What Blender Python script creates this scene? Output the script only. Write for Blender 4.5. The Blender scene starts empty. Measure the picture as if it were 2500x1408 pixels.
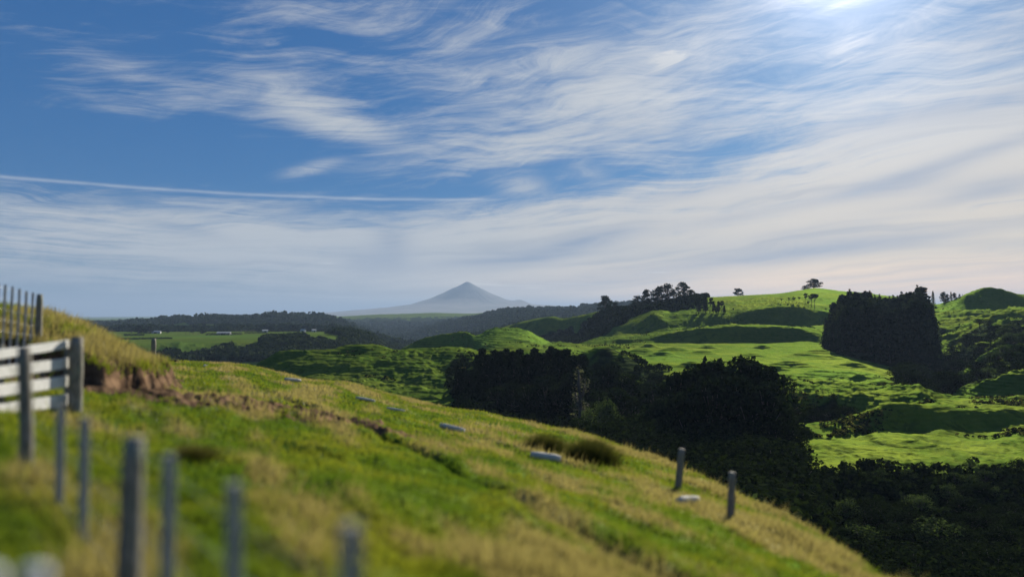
import bpy, math, random
import numpy as np
from mathutils import Vector, Matrix

# ------------------------------------------------------------------ camera, light, exposure
F = 1800.0                     # focal length in photo pixels (photo 2500 wide)
TP = 66.0 / F                  # tangent of the upward tilt
PITCH = math.atan(TP)
scene = bpy.context.scene
COL = scene.collection
cam = bpy.data.cameras.new('camera')
camo = bpy.data.objects.new('camera', cam)
COL.objects.link(camo)
cam.sensor_width = 36.0
cam.lens = 36.0 * F / 2500.0
cam.clip_start = 0.05
cam.clip_end = 300000.0
camo.location = (0, 0, 0)
camo.rotation_euler = (math.pi / 2 + PITCH, 0, 0)
cam.dof.use_dof = True
cam.dof.focus_distance = 420.0
cam.dof.aperture_fstop = 0.32
scene.camera = camo

SUN_AZ = math.radians(25.0)
SUN_EL = math.radians(25.0)
sun = bpy.data.lights.new('sun', 'SUN')
sun.energy = 5.0
sun.angle = math.radians(0.6)
sun.color = (1.0, 0.93, 0.80)
suno = bpy.data.objects.new('sun', sun)
COL.objects.link(suno)
sdir = Vector((math.sin(SUN_AZ) * math.cos(SUN_EL), math.cos(SUN_AZ) * math.cos(SUN_EL), math.sin(SUN_EL)))
suno.rotation_euler = (-sdir).to_track_quat('-Z', 'Y').to_euler()
suno.location = sdir * 200

scene.render.engine = 'CYCLES'
vs = scene.view_settings
vs.view_transform = 'Standard'
vs.look = 'None'
vs.exposure = 0.5
vs.gamma = 1.0
vs.use_curve_mapping = False
scene.cycles.max_bounces = 6
scene.cycles.diffuse_bounces = 2
scene.cycles.glossy_bounces = 2
scene.cycles.transmission_bounces = 3
scene.cycles.transparent_max_bounces = 6
scene.cycles.volume_bounces = 0
scene.cycles.use_denoising = True
scene.cycles.sample_clamp_indirect = 6.0


class NT:
    """small helper for building node trees"""
    def __init__(s, tree):
        s.t = tree
        s.n = tree.nodes
        s.l = tree.links

    def new(s, typ, **kw):
        n = s.n.new(typ)
        for k, v in kw.items():
            setattr(n, k, v)
        return n

    def put(s, sock, v):
        if hasattr(v, 'bl_idname') or isinstance(v, bpy.types.NodeSocket):
            s.l.new(v, sock)
        else:
            sock.default_value = v

    def m(s, op, a, b=None, c=None, clamp=False):
        n = s.new('ShaderNodeMath', operation=op)
        n.use_clamp = clamp
        s.put(n.inputs[0], a)
        if b is not None:
            s.put(n.inputs[1], b)
        if c is not None:
            s.put(n.inputs[2], c)
        return n.outputs[0]

    def xyz(s, a, b, c):
        n = s.new('ShaderNodeCombineXYZ')
        for k, v in enumerate((a, b, c)):
            s.put(n.inputs[k], v)
        return n.outputs[0]

    def noise(s, vec, scale, detail=4, rough=.5, dist=0., typ='FBM', lac=2.0):
        n = s.new('ShaderNodeTexNoise')
        n.noise_dimensions = '3D'
        s.put(n.inputs['Vector'], vec)
        n.inputs['Scale'].default_value = scale
        n.inputs['Detail'].default_value = detail
        n.inputs['Roughness'].default_value = rough
        n.inputs['Lacunarity'].default_value = lac
        n.inputs['Distortion'].default_value = dist
        return n.outputs['Fac']

    def ramp(s, v, lo, hi, a=0., b=1.):
        n = s.new('ShaderNodeMapRange')
        n.interpolation_type = 'SMOOTHSTEP'
        s.put(n.inputs[0], v)
        n.inputs[1].default_value = lo
        n.inputs[2].default_value = hi
        n.inputs[3].default_value = a
        n.inputs[4].default_value = b
        return n.outputs[0]

    def mix(s, f, a, b, blend='MIX'):
        n = s.new('ShaderNodeMix', data_type='RGBA', blend_type=blend)
        n.clamp_factor = True
        s.put(n.inputs[0], f)
        for i, v in ((6, a), (7, b)):
            if isinstance(v, tuple) and len(v) == 3:
                v = v + (1.,)
            s.put(n.inputs[i], v)
        return n.outputs[2]


def pix_dir(x, y):
    u = (x - 1250.) / F
    v = (704. - y) / F
    c, s_ = math.cos(PITCH), math.sin(PITCH)
    d = Vector((u, c - v * s_, s_ + v * c))
    return math.atan2(d.x, d.y), math.atan2(d.z, math.hypot(d.x, d.y))


world = bpy.data.worlds.new('World')
scene.world = world
world.use_nodes = True


def build_sky():
    T = NT(world.node_tree)
    T.n.clear()
    out = T.new('ShaderNodeOutputWorld')
    bg = T.new('ShaderNodeBackground')
    bg.inputs['Strength'].default_value = 0.074
    T.l.new(bg.outputs[0], out.inputs[0])
    sky = T.new('ShaderNodeTexSky')
    sky.sky_type = 'NISHITA'
    sky.sun_disc = False
    sky.sun_elevation = SUN_EL
    sky.sun_rotation = SUN_AZ
    sky.altitude = 200
    sky.air_density = 1.0
    sky.dust_density = 0.6
    sky.ozone_density = 3.0
    tc = T.new('ShaderNodeTexCoord')
    D = tc.outputs['Generated']
    sp = T.new('ShaderNodeSeparateXYZ')
    T.l.new(D, sp.inputs[0])
    dx, dy, dz = sp.outputs
    az = T.m('ARCTAN2', dx, dy)
    el = T.m('ARCSINE', dz)
    # the thin blue of the clear air, a little deeper than the model's
    blue = T.mix(1.0, sky.outputs[0], SKY_COL['tint'], 'MULTIPLY')
    deep = T.mix(T.ramp(el, .0, .5), SKY_COL['lowblue'], SKY_COL['highblue'])
    deep = T.mix(T.m('MULTIPLY', T.ramp(az, -.3, .6), .6), deep, SKY_COL['sunblue'])
    blue = T.mix(.75, blue, deep)
    # cloud layer coordinates: directions thrown on a level sheet
    h = T.m('ADD', T.m('MAXIMUM', dz, 0.0), 0.14)
    px = T.m('DIVIDE', dx, h)
    py = T.m('DIVIDE', dy, h)
    wv = T.xyz(px, py, 0.)
    w1 = T.m('SUBTRACT', T.noise(wv, 0.9, 3, .5), .5)
    w2 = T.m('SUBTRACT', T.noise(T.xyz(T.m('ADD', px, 7.3), py, 2.), 0.9, 3, .5), .5)
    qx = T.m('ADD', px, T.m('MULTIPLY', w1, 1.0))
    qy = T.m('ADD', py, T.m('MULTIPLY', w2, 1.0))
    along = T.m('SUBTRACT', qx, T.m('MULTIPLY', qy, .25))
    across = T.m('ADD', qy, T.m('MULTIPLY', qx, T.m('ADD', .30, T.m('MULTIPLY', qx, .20))))
    n1 = T.noise(T.xyz(T.m('MULTIPLY', along, .8), T.m('MULTIPLY', across, 2.6), 0.), 1.0, 12, .68, .3)
    n2 = T.noise(T.xyz(T.m('MULTIPLY', along, 2.2), T.m('MULTIPLY', across, 13.0), 4.), 1.0, 9, .68, .9)
    n3 = T.noise(T.xyz(T.m('MULTIPLY', along, .22), T.m('MULTIPLY', across, .8), 9.), 1.0, 5, .5, .2)
    # feather-like streaks seen in bearing / height
    fib = T.noise(T.xyz(T.m('MULTIPLY', T.m('ADD', az, T.m('MULTIPLY', w1, .10)), 7.),
                        T.m('MULTIPLY', T.m('ADD', el, T.m('ADD', T.m('MULTIPLY', az, -.16), T.m('MULTIPLY', w2, .10))), 38.), 3.), 1.0, 9, .66, .8)
    S = None

    def blob(x, y, rx, ry, ang, amp):
        """soft ellipse of cloud round a bearing, its long axis tilted"""
        nonlocal S
        a0, e0 = pix_dir(x, y)
        a = T.m('SUBTRACT', az, a0)
        e = T.m('SUBTRACT', el, e0)
        c, s_ = math.cos(math.radians(ang)), math.sin(math.radians(ang))
        p = T.m('ADD', T.m('MULTIPLY', a, c / (rx / F)), T.m('MULTIPLY', e, s_ / (rx / F)))
        q = T.m('ADD', T.m('MULTIPLY', a, -s_ / (ry / F)), T.m('MULTIPLY', e, c / (ry / F)))
        g = T.m('EXPONENT', T.m('MULTIPLY', T.m('ADD', T.m('MULTIPLY', p, p), T.m('MULTIPLY', q, q)), -1.))
        g = T.m('MULTIPLY', g, amp)
        S = g if S is None else T.m('ADD', S, g)
        return g
    for b in SKY_BLOBS:
        blob(*b)
    macro = S
    d = T.m('ADD', macro, T.m('MULTIPLY', T.m('SUBTRACT', n1, .5), 1.9))
    d = T.m('ADD', d, T.m('MULTIPLY', T.m('SUBTRACT', n2, .5), .8))
    d = T.m('ADD', d, T.m('MULTIPLY', T.m('SUBTRACT', fib, .5), 1.0))
    d = T.m('ADD', d, T.m('MULTIPLY', T.m('SUBTRACT', n3, .5), .5))
    dens = T.ramp(d, .0, .98, 0.02, .97)
    # thinner, shaded stretches of the sheet
    S = None
    for b in SKY_SMUDGES:
        blob(*b)
    smud = T.m('MINIMUM', T.m('MULTIPLY', S, T.m('ADD', .65, T.m('MULTIPLY', T.ramp(n1, .3, .7), .9))), 1.)
    # small sharp wisps and low bars
    S = None
    for b in SKY_WISPS:
        blob(*b)
    wis = T.m('MULTIPLY', S, T.m('ADD', .25, T.m('MULTIPLY', T.ramp(fib, .36, .66), .9)))
    S = None
    for b in SKY_BARS:
        blob(*b)
    bars = S
    # contrail: a thin curved line
    a1, e1 = pix_dir(0, 430)
    a2, e2 = pix_dir(1230, 487)
    t = T.m('DIVIDE', T.m('SUBTRACT', az, a1), a2 - a1)
    bow = T.m('MULTIPLY', T.m('MULTIPLY', t, T.m('SUBTRACT', 1., t)), -.006)
    line = T.m('ADD', T.m('ADD', e1, T.m('MULTIPLY', t, e2 - e1)), T.m('ADD', bow, T.m('MULTIPLY', T.m('SUBTRACT', T.noise(T.xyz(T.m('MULTIPLY', az, 9.), 0., 0.), 1., 3), .5), .003)))
    off = T.m('DIVIDE', T.m('SUBTRACT', el, line), .0019)
    con = T.m('EXPONENT', T.m('MULTIPLY', T.m('MULTIPLY', off, off), -1.))
    con = T.m('MULTIPLY', con, T.m('MULTIPLY', T.ramp(t, 1.01, .93), T.ramp(t, -.6, -.3)))
    con = T.m('MULTIPLY', con, T.m('ADD', .25, T.m('MULTIPLY', T.noise(T.xyz(T.m('MULTIPLY', az, 30.), T.m('MULTIPLY', el, 60.), 0.), 1., 4), .6)))
    # cloud light: cool grey over the blue, warm and pale low on the sunny side
    warm = T.m('MULTIPLY', T.ramp(az, -.25, .6), T.ramp(el, .30, .0))
    ccol = T.mix(warm, SKY_COL['cloud'], SKY_COL['warm'])
    thick = T.ramp(T.noise(T.xyz(T.m('MULTIPLY', along, .5), T.m('MULTIPLY', across, 1.9), 14.), 1.0, 5, .55, .3), .46, .72)
    ccol = T.mix(T.m('MULTIPLY', thick, .42), ccol, SKY_COL['grey'])
    ccol = T.mix(smud, ccol, SKY_COL['smudge'])
    sun_v = T.new('ShaderNodeVectorMath', operation='DOT_PRODUCT')
    T.l.new(D, sun_v.inputs[0])
    sun_v.inputs[1].default_value = sdir
    cs = T.m('MAXIMUM', sun_v.outputs['Value'], 0.)
    low = T.ramp(el, .17, -.01)
    hz = T.mix(T.ramp(az, -.62, .55), SKY_COL['hz_left'], SKY_COL['hz_right'])
    base = T.mix(T.m('MULTIPLY', low, .80), blue, hz)
    dens = T.m('MAXIMUM', dens, wis, clamp=True)
    c = T.mix(dens, base, ccol)
    c = T.mix(T.m('MULTIPLY', con, .62), c, SKY_COL['white'])
    c = T.mix(T.m('MINIMUM', bars, .85), c, SKY_COL['white'])
    glow = T.m('ADD', T.m('MULTIPLY', T.m('POWER', cs, 420.), 14.0), T.m('ADD', T.m('MULTIPLY', T.m('POWER', cs, 80.), 3.2), T.m('ADD', T.m('MULTIPLY', T.m('POWER', cs, 10.), .45), T.m('MULTIPLY', T.m('POWER', cs, 24.), 1.3))))
    glow = T.m('MULTIPLY', glow, T.m('ADD', .55, T.m('MULTIPLY', dens, .6)))
    gc = T.mix(1.0, (1.0, .96, 1.0), T.xyz(glow, glow, glow), 'MULTIPLY')
    c = T.mix(1.0, c, gc, 'ADD')
    c = T.mix(1.0, c, T.mix(T.m('MULTIPLY', T.ramp(el, .085, .0), T.ramp(az, -.5, .5)), (1., 1., 1.), (2.7, 2.0, 1.25)), 'MULTIPLY')
    T.l.new(c, bg.inputs['Color'])


# cloud masses by bearing: photo x, y of the centre, half-axes, tilt (deg), strength
SKY_BLOBS = [
    (2250, 520, 900, 170, 10, .75), (1900, 620, 1000, 120, 2, .45), (700, 600, 800, 110, 0, .62),
    (1350, 190, 330, 110, 3, .62), (1650, 130, 260, 90, 20, .30), (2250, 120, 600, 260, 0, .42),
    (1500, 300, 330, 60, 0, .30), (1280, 375, 120, 40, -10, .30), (900, 320, 250, 45, -16, .42),
    (760, 270, 190, 60, -25, .32), (1050, 410, 280, 40, 6, .30), (250, 530, 420, 60, -3, .36), (200, 640, 500, 60, 0, .3), (300, 180, 500, 50, -12, .16), (120, 90, 260, 26, -16, .10), (420, 300, 260, 22, -9, .16), (600, 90, 200, 30, -20, .1),
    (1000, 60, 600, 110, 10, .20), (200, 400, 350, 90, -5, -.16), (1500, 500, 500, 90, 12, .35),
    (2450, 320, 300, 90, 12, .35), (1750, 385, 170, 32, 8, -.45), (1150, 250, 190, 40, -2, -.18),
    (500, 400, 500, 60, -3, -.25), (100, 600, 350, 60, 0, -.10), (1250, 440, 200, 28, 12, -.30), (150, 430, 300, 60, 0, -.12),
]
SKY_SMUDGES = [
    (1420, 592, 140, 20, 14, .75), (1330, 620, 170, 22, 10, .45), (1750, 640, 420, 17, 7, .5), (2150, 600, 420, 15, 7, .35),
    (1680, 470, 160, 18, 8, .3), (2190, 455, 110, 22, 8, .55), (2420, 455, 110, 22, 6, .5), (1800, 530, 200, 16, 9, .3),
    (960, 590, 40, 60, 20, .45), (900, 640, 70, 36, 0, .5), (1150, 640, 140, 20, 6, .35), (2350, 670, 300, 10, 5, .45), (2350, 385, 260, 16, 14, .5),
    (2350, 255, 260, 20, 4, .4), (760, 510, 90, 12, 2, .4), (450, 560, 90, 14, -12, .4), (100, 690, 200, 10, -6, .35), (1500, 690, 300, 14, 3, .3), (2000, 560, 300, 20, 8, .25),
]
SKY_WISPS = [
    (1350, 150, 230, 60, 5, .75), (1640, 140, 70, 45, 35, .8), (1480, 215, 260, 38, 12, .55),
    (2075, 130, 90, 60, 35, .75), (2040, 205, 30, 8, 0, .5), (760, 412, 62, 13, 16, .8),
    (980, 328, 110, 17, -3, .65), (850, 300, 150, 30, -22, .5), (1245, 365, 70, 35, -12, .6),
    (1280, 460, 100, 36, -20, .55), (1440, 425, 60, 30, -25, .5), (1450, 355, 120, 24, 4, .5),
    (1000, 405, 170, 20, 4, .45), (300, 492, 50, 9, 0, .7), (30, 545, 60, 17, -4, .55), (1060, 20, 140, 30, 28, .22),
]
SKY_BARS = [
    (1185, 694, 55, 2.6, -3, .85), (1300, 698, 45, 1.6, 0, .55), (1302, 703, 24, 2., 0, .6), (1400, 694, 60, 1.8, -1, .35),
    (840, 725, 60, 1.8, 0, .6), (1610, 665, 25, 1.6, 0, .6), (800, 643, 18, 1.8, 0, .6), (880, 735, 60, 1.6, 0, .3),
]
SKY_COL = {'tint': (.08, .48, .82), 'lowblue': (.0, 1.1, 3.2), 'highblue': (.02, .85, 2.9), 'sunblue': (1.3, 2.1, 3.9), 'cloud': (5.1, 5.4, 5.7), 'warm': (9.0, 7.4, 5.2), 'grey': (2.3, 2.9, 3.9), 'smudge': (2.7, 3.3, 4.4), 'white': (6.6, 6.9, 7.2),
           'hz_left': (2.4, 3.3, 4.0), 'hz_right': (9.4, 7.0, 5.2)}
build_sky()

# ------------------------------------------------------------------ numeric noise
_rg = np.random.RandomState(7)
PERM = _rg.permutation(4096).astype(np.int64)
GR = _rg.rand(4096) * 2 * np.pi
GX, GY = np.cos(GR), np.sin(GR)


def perlin(x, y, seed=0):
    xi = np.floor(x).astype(np.int64)
    yi = np.floor(y).astype(np.int64)
    fx, fy = x - xi, y - yi

    def g(i, j, dx, dy):
        hsh = PERM[(PERM[(i + seed * 131) & 4095] + j) & 4095]
        return GX[hsh] * dx + GY[hsh] * dy
    u = fx * fx * fx * (fx * (fx * 6 - 15) + 10)
    v = fy * fy * fy * (fy * (fy * 6 - 15) + 10)
    a = g(xi, yi, fx, fy)
    b = g(xi + 1, yi, fx - 1, fy)
    c = g(xi, yi + 1, fx, fy - 1)
    d = g(xi + 1, yi + 1, fx - 1, fy - 1)
    return (a + (b - a) * u + (c + (d - c) * u - a - (b - a) * u) * v) * 1.5


def fbm(x, y, o=4, seed=0, gain=.5):
    s, a, t = 0., 1., 0.
    for k in range(o):
        s = s + a * perlin(x * 2 ** k + 17.3 * k, y * 2 ** k - 9.1 * k, seed + k)
        t += a
        a *= gain
    return s / t


def ridged(x, y, o=4, seed=0):
    s, a, t = 0., 1., 0.
    for k in range(o):
        s = s + a * (1 - 2 * np.abs(perlin(x * 2 ** k + 5.7 * k, y * 2 ** k + 3.3 * k, seed + k)))
        t += a
        a *= .5
    return s / t


def sst(lo, hi, v):
    t = np.clip((v - lo) / (hi - lo), 0, 1)
    return t * t * (3 - 2 * t)


def box(v, a, b, s):
    return sst(a - s, a + s, v) * (1 - sst(b - s, b + s, v))


# ------------------------------------------------------------------ terrain: rows of survey points (photo x, distance, photo y)
def tz(y):
    v = (704. - y) / F
    return (v + TP) / (1 - v * TP)


ROWS = [
    # crest of the near spur
    [(-300, 45, 772), (0, 45, 782), (200, 45, 822), (378, 45, 877), (500, 47, 885), (600, 47, 892), (700, 46, 915), (760, 45, 928), (830, 45, 932), (900, 43, 948), (1000, 41, 975), (1100, 39, 997), (1200, 37, 1012), (1300, 34, 1035), (1400, 31.5, 1055), (1500, 29, 1085), (1600, 26, 1124), (1700, 23, 1166), (1800, 20, 1214), (1900, 17.3, 1264), (2000, 15, 1320), (2100, 12.8, 1384), (2160, 11.5, 1424), (2400, 9, 1540), (2800, 7, 1700)],
    # valley bottom
    [(-300, 250, 1000), (200, 250, 1050), (500, 220, 1100), (800, 170, 1150), (1000, 140, 1250), (1200, 130, 1350), (1400, 125, 1400), (1700, 105, 1500), (2000, 88, 1600), (2400, 75, 1700), (2800, 70, 1750)],
    # foot of the opposite side
    [(-300, 450, 900), (200, 450, 920), (500, 400, 960), (650, 300, 960), (800, 270, 970), (1000, 235, 1000), (1100, 225, 1010), (1200, 215, 1030), (1400, 190, 1100), (1600, 165, 1180), (1800, 140, 1290), (1900, 125, 1340), (2000, 115, 1370), (2200, 110, 1390), (2500, 105, 1400), (2800, 100, 1400)],
    # front lip of the lower knob
    [(-300, 500, 890), (200, 500, 905), (500, 450, 935), (650, 315, 920), (800, 300, 920), (1000, 285, 935), (1100, 280, 945), (1200, 270, 965), (1400, 240, 1030), (1600, 215, 1090), (1800, 180, 1140), (1900, 170, 1120), (2000, 165, 1110), (2080, 165, 1100), (2200, 165, 1105), (2350, 165, 1120), (2500, 165, 1115), (2800, 160, 1110)],
    # steep little face under the knob crest
    [(-300, 510, 889), (500, 465, 928), (650, 320, 912), (1000, 295, 920), (1200, 280, 950), (1400, 250, 1010), (1600, 225, 1065), (1800, 196, 1100), (1900, 188, 1085), (2000, 188, 1080), (2080, 188, 1080), (2130, 190, 1066), (2200, 193, 1055), (2300, 194, 1048), (2400, 198, 1050), (2450, 200, 1045), (2600, 204, 1030), (2800, 206, 1030)],
    # back crest of the knob, with the fenced rim on its left
    [(-300, 520, 888), (500, 480, 920), (650, 325, 905), (800, 312, 895), (1000, 305, 908), (1200, 290, 935), (1400, 260, 990), (1600, 235, 1040), (1800, 212, 1065), (1900, 205, 1046), (2000, 205, 1042), (2100, 203, 1012), (2170, 200, 986), (2250, 202, 992), (2350, 205, 1005), (2450, 208, 1010), (2600, 212, 1000), (2800, 215, 1000)],
    # dip behind it
    [(-300, 560, 890), (500, 520, 915), (650, 333, 890), (800, 325, 880), (1000, 322, 886), (1200, 315, 900), (1400, 290, 960), (1600, 262, 990), (1800, 232, 1060), (1900, 224, 1085), (2000, 222, 1072), (2170, 222, 1018), (2300, 226, 1018), (2450, 230, 1020), (2800, 240, 1010)],
    # grassy ridge left of centre, lip of the terrace to the right
    [(-300, 600, 885), (300, 600, 885), (500, 560, 905), (600, 360, 905), (640, 340, 888), (680, 340, 868), (720, 342, 861), (800, 345, 857), (870, 348, 845), (920, 347, 848), (980, 345, 863), (1050, 350, 858), (1120, 352, 854), (1180, 350, 864), (1250, 345, 872), (1350, 340, 880), (1420, 330, 868), (1475, 325, 846), (1530, 322, 868), (1600, 300, 915), (1700, 290, 918), (1800, 275, 928), (1900, 262, 950), (2000, 255, 956), (2100, 252, 962), (2200, 252, 966), (2260, 255, 975), (2320, 262, 990), (2400, 265, 975), (2500, 262, 950), (2800, 270, 940)],
    # terrace
    [(-300, 650, 890), (300, 640, 890), (500, 600, 900), (640, 380, 905), (720, 385, 890), (800, 390, 890), (870, 450, 885), (950, 520, 880), (985, 527, 868), (1050, 530, 862), (1140, 528, 856), (1180, 430, 862), (1250, 400, 862), (1350, 400, 858), (1475, 400, 872), (1600, 380, 875), (1700, 370, 880), (1800, 360, 885), (1900, 350, 895), (2000, 340, 900), (2100, 335, 905), (2180, 335, 920), (2230, 340, 960), (2300, 350, 985), (2340, 350, 950), (2400, 340, 900), (2500, 335, 870), (2800, 335, 860)],
    # dark hump, foot of the first scarp
    [(-300, 700, 880), (500, 650, 895), (640, 480, 920), (800, 480, 920), (900, 520, 900), (960, 540, 866), (985, 542, 850), (1040, 546, 825), (1100, 548, 813), (1140, 548, 809), (1160, 550, 820), (1210, 560, 803), (1280, 560, 809), (1310, 560, 825), (1350, 560, 842), (1450, 545, 842), (1520, 540, 840), (1600, 535, 838), (1720, 520, 838), (1800, 518, 836), (1880, 518, 835), (1950, 518, 833), (2000, 500, 840), (2100, 420, 880), (2200, 420, 905), (2300, 430, 890), (2400, 430, 845), (2500, 430, 820), (2800, 430, 810)],
    # top of the first scarp
    [(-300, 760, 870), (500, 680, 893), (800, 600, 900), (985, 600, 870), (1140, 600, 850), (1210, 610, 840), (1310, 600, 845), (1350, 590, 850), (1450, 560, 835), (1520, 553, 828), (1600, 547, 824), (1650, 538, 815), (1720, 533, 804), (1800, 531, 797), (1880, 531, 799), (1950, 531, 805), (2000, 520, 815), (2100, 500, 830), (2200, 500, 850), (2300, 510, 840), (2400, 520, 790), (2500, 520, 770), (2800, 520, 760)],
    # foot of the second scarp
    [(-300, 780, 880), (500, 690, 893), (985, 700, 880), (1210, 720, 850), (1300, 780, 845), (1400, 740, 840), (1450, 660, 830), (1560, 640, 815), (1650, 620, 803), (1720, 620, 796), (1800, 620, 791), (1900, 620, 793), (1990, 620, 795), (2100, 600, 800), (2200, 600, 800), (2300, 580, 795), (2400, 570, 778), (2500, 560, 762), (2800, 560, 755)],
    # top of the second scarp
    [(-300, 790, 885), (500, 695, 893), (985, 740, 880), (1150, 900, 850), (1230, 912, 832), (1300, 882, 830), (1350, 864, 828), (1400, 858, 820), (1450, 760, 812), (1500, 690, 798), (1560, 664, 785), (1600, 656, 768), (1640, 650, 776), (1700, 640, 776), (1800, 637, 765), (1880, 637, 752), (1950, 637, 750), (1990, 640, 760), (2100, 650, 760), (2200, 650, 765), (2300, 622, 768), (2350, 618, 762), (2400, 616, 758), (2500, 616, 758), (2800, 616, 765)],
    # skyline ridge on the right, foot of the plateau scarp on the left
    [(-300, 800, 895), (300, 700, 892), (500, 700, 893), (700, 720, 893), (850, 760, 895), (940, 850, 890), (1000, 950, 872), (1100, 1000, 845), (1180, 1000, 815), (1230, 952, 800), (1300, 922, 781), (1350, 904, 773), (1375, 902, 779), (1400, 895, 775), (1450, 880, 765), (1500, 860, 757), (1600, 840, 748), (1700, 820, 728), (1800, 850, 723), (1900, 870, 718), (1950, 880, 711), (1990, 880, 705), (2050, 880, 711), (2150, 850, 722), (2250, 800, 738), (2290, 720, 744), (2330, 660, 738), (2380, 640, 716), (2440, 640, 713), (2500, 640, 724), (2600, 640, 740), (2800, 640, 750)],
    # front edge of the left plateau
    [(-300, 880, 842), (280, 800, 842), (500, 810, 838), (700, 840, 831), (780, 900, 822), (850, 1000, 815), (900, 1100, 826), (940, 1200, 843), (1000, 1400, 850), (1100, 1500, 840), (1200, 1500, 820), (1300, 1500, 800), (1500, 1500, 790), (2800, 1500, 790)],
    # back of the plateau
    [(-300, 1350, 811), (280, 1350, 811), (600, 1350, 810), (750, 1350, 809), (830, 1300, 811), (900, 1400, 825), (1000, 1700, 850), (1100, 1800, 835), (1200, 1900, 815), (1400, 1800, 800), (2800, 1800, 790)],
    # foot of the wooded ridges
    [(-300, 1800, 815), (280, 1800, 813), (600, 1800, 810), (850, 1800, 813), (900, 1900, 835), (1000, 2000, 855), (1060, 2100, 842), (1130, 2200, 818), (1200, 2100, 802), (1300, 2000, 792), (1400, 2000, 787), (2800, 2000, 790)],
    # wooded ridges
    [(-300, 2300, 800), (200, 2300, 798), (330, 2300, 789), (450, 2250, 778), (550, 2200, 774), (650, 2200, 772), (780, 2200, 774), (830, 2200, 786), (880, 2150, 806), (940, 2200, 835), (1000, 2500, 822), (1060, 2600, 800), (1100, 2700, 790), (1160, 2700, 775), (1230, 2700, 759), (1300, 2700, 754), (1400, 2700, 750), (1450, 2750, 745), (1550, 2800, 742), (1700, 2800, 745), (2800, 2800, 760)],
    [(-300, 3200, 794), (600, 3200, 786), (830, 3200, 790), (900, 3200, 800), (1000, 3300, 798), (1100, 3400, 785), (1230, 3400, 775), (2800, 3400, 775)],
    # far farmed plateau
    [(-300, 5000, 784), (600, 5000, 777), (830, 4500, 772), (900, 4500, 768), (1000, 4500, 765), (1060, 4500, 763), (1140, 4500, 765), (1200, 4500, 762), (1300, 4700, 765), (2800, 5000, 772)],
    [(-300, 9000, 779), (600, 9000, 776), (900, 9000, 772), (1100, 9000, 769), (1400, 9000, 769), (2800, 9000, 775)],
    [(-300, 30000, 774), (600, 30000, 771.5), (1400, 30000, 771), (2800, 30000, 772)],
    [(-300, 62000, 773), (2800, 62000, 773)],
]


def pchip_nodes(xs, ys, q):
    """monotone cubic through (xs, ys) at q (1-D)"""
    xs = np.asarray(xs, float)
    ys = np.asarray(ys, float)
    h = np.diff(xs)
    d = np.diff(ys) / h
    m = np.zeros_like(ys)
    same = d[:-1] * d[1:] > 0
    m[1:-1] = np.where(same, 2 * d[:-1] * d[1:] / np.where(same, d[:-1] + d[1:], 1), 0)
    q = np.clip(q, xs[0], xs[-1])
    i = np.clip(np.searchsorted(xs, q, side='right') - 1, 0, len(xs) - 2)
    t = (q - xs[i]) / h[i]
    return ((2 * t ** 3 - 3 * t ** 2 + 1) * ys[i] + (t ** 3 - 2 * t ** 2 + t) * h[i] * m[i]
            + (-2 * t ** 3 + 3 * t ** 2) * ys[i + 1] + (t ** 3 - t ** 2) * h[i] * m[i + 1])


def plane(u, D):
    return -1.6 - .196 * u * D - .106 * D


def px_of(az):
    a = np.clip(az, -.72, .72)
    x = 1250 + F * np.tan(a)
    back = np.clip((np.abs(az) - 1.0) / (math.pi - 1.0), 0, 1)
    return x + (1250 - x) * back, np.cos(a)


def nodes_for(x):
    """distance and height of every row at photo column x (arrays): (K, N) each"""
    u = (np.clip(x, -300, 2800) - 1250) / F
    Ds, Zs = [], []
    lc = pchip_nodes([p[0] for p in ROWS[0]], [math.log(p[1]) for p in ROWS[0]], x)
    tc = pchip_nodes([p[0] for p in ROWS[0]], [tz(p[2]) for p in ROWS[0]], x)
    C = np.exp(lc)
    dz = tc * C - plane(u, C)
    for f in (.006, .05, .12, .22, .35, .5, .65, .8, .92):
        D = f * C
        Ds.append(np.log(D))
        Zs.append(plane(u, D) + dz * f ** 2)
    Ds.append(lc)
    Zs.append(tc * C)
    for row in ROWS[1:]:
        l = pchip_nodes([p[0] for p in row], [math.log(p[1]) for p in row], x)
        t = pchip_nodes([p[0] for p in row], [tz(p[2]) for p in row], x)
        l = np.maximum(l, Ds[-1] + .008)
        Ds.append(l)
        Zs.append(t * np.exp(l))
    return np.array(Ds), np.array(Zs)


TABX = np.linspace(-300, 2800, 1551)
TD, TZ = nodes_for(TABX)


def base_height(x, D):
    """layered terrain height at photo column x and depth D"""
    fi = np.clip((x - TABX[0]) / (TABX[1] - TABX[0]), 0, len(TABX) - 1.001)
    i = fi.astype(int)
    w = fi - i
    S = TD[:, i] * (1 - w) + TD[:, i + 1] * w
    Z = TZ[:, i] * (1 - w) + TZ[:, i + 1] * w
    q = np.log(np.maximum(D, 1e-3))
    q = np.clip(q, S[0], S[-1])
    h = np.diff(S, axis=0)
    d = np.diff(Z, axis=0) / h
    m = np.zeros_like(Z)
    same = d[:-1] * d[1:] > 0
    m[1:-1] = np.where(same, 2 * d[:-1] * d[1:] / np.where(same, d[:-1] + d[1:], 1), 0)
    k = np.clip((q[None, :] >= S).sum(0) - 1, 0, S.shape[0] - 2)
    n = np.arange(len(q))
    hk = h[k, n]
    t = (q - S[k, n]) / hk
    return ((2 * t ** 3 - 3 * t ** 2 + 1) * Z[k, n] + (t ** 3 - 2 * t ** 2 + t) * hk * m[k, n]
            + (-2 * t ** 3 + 3 * t ** 2) * Z[k + 1, n] + (t ** 3 - t ** 2) * hk * m[k + 1, n]), np.exp(TD[9, i])


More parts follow.
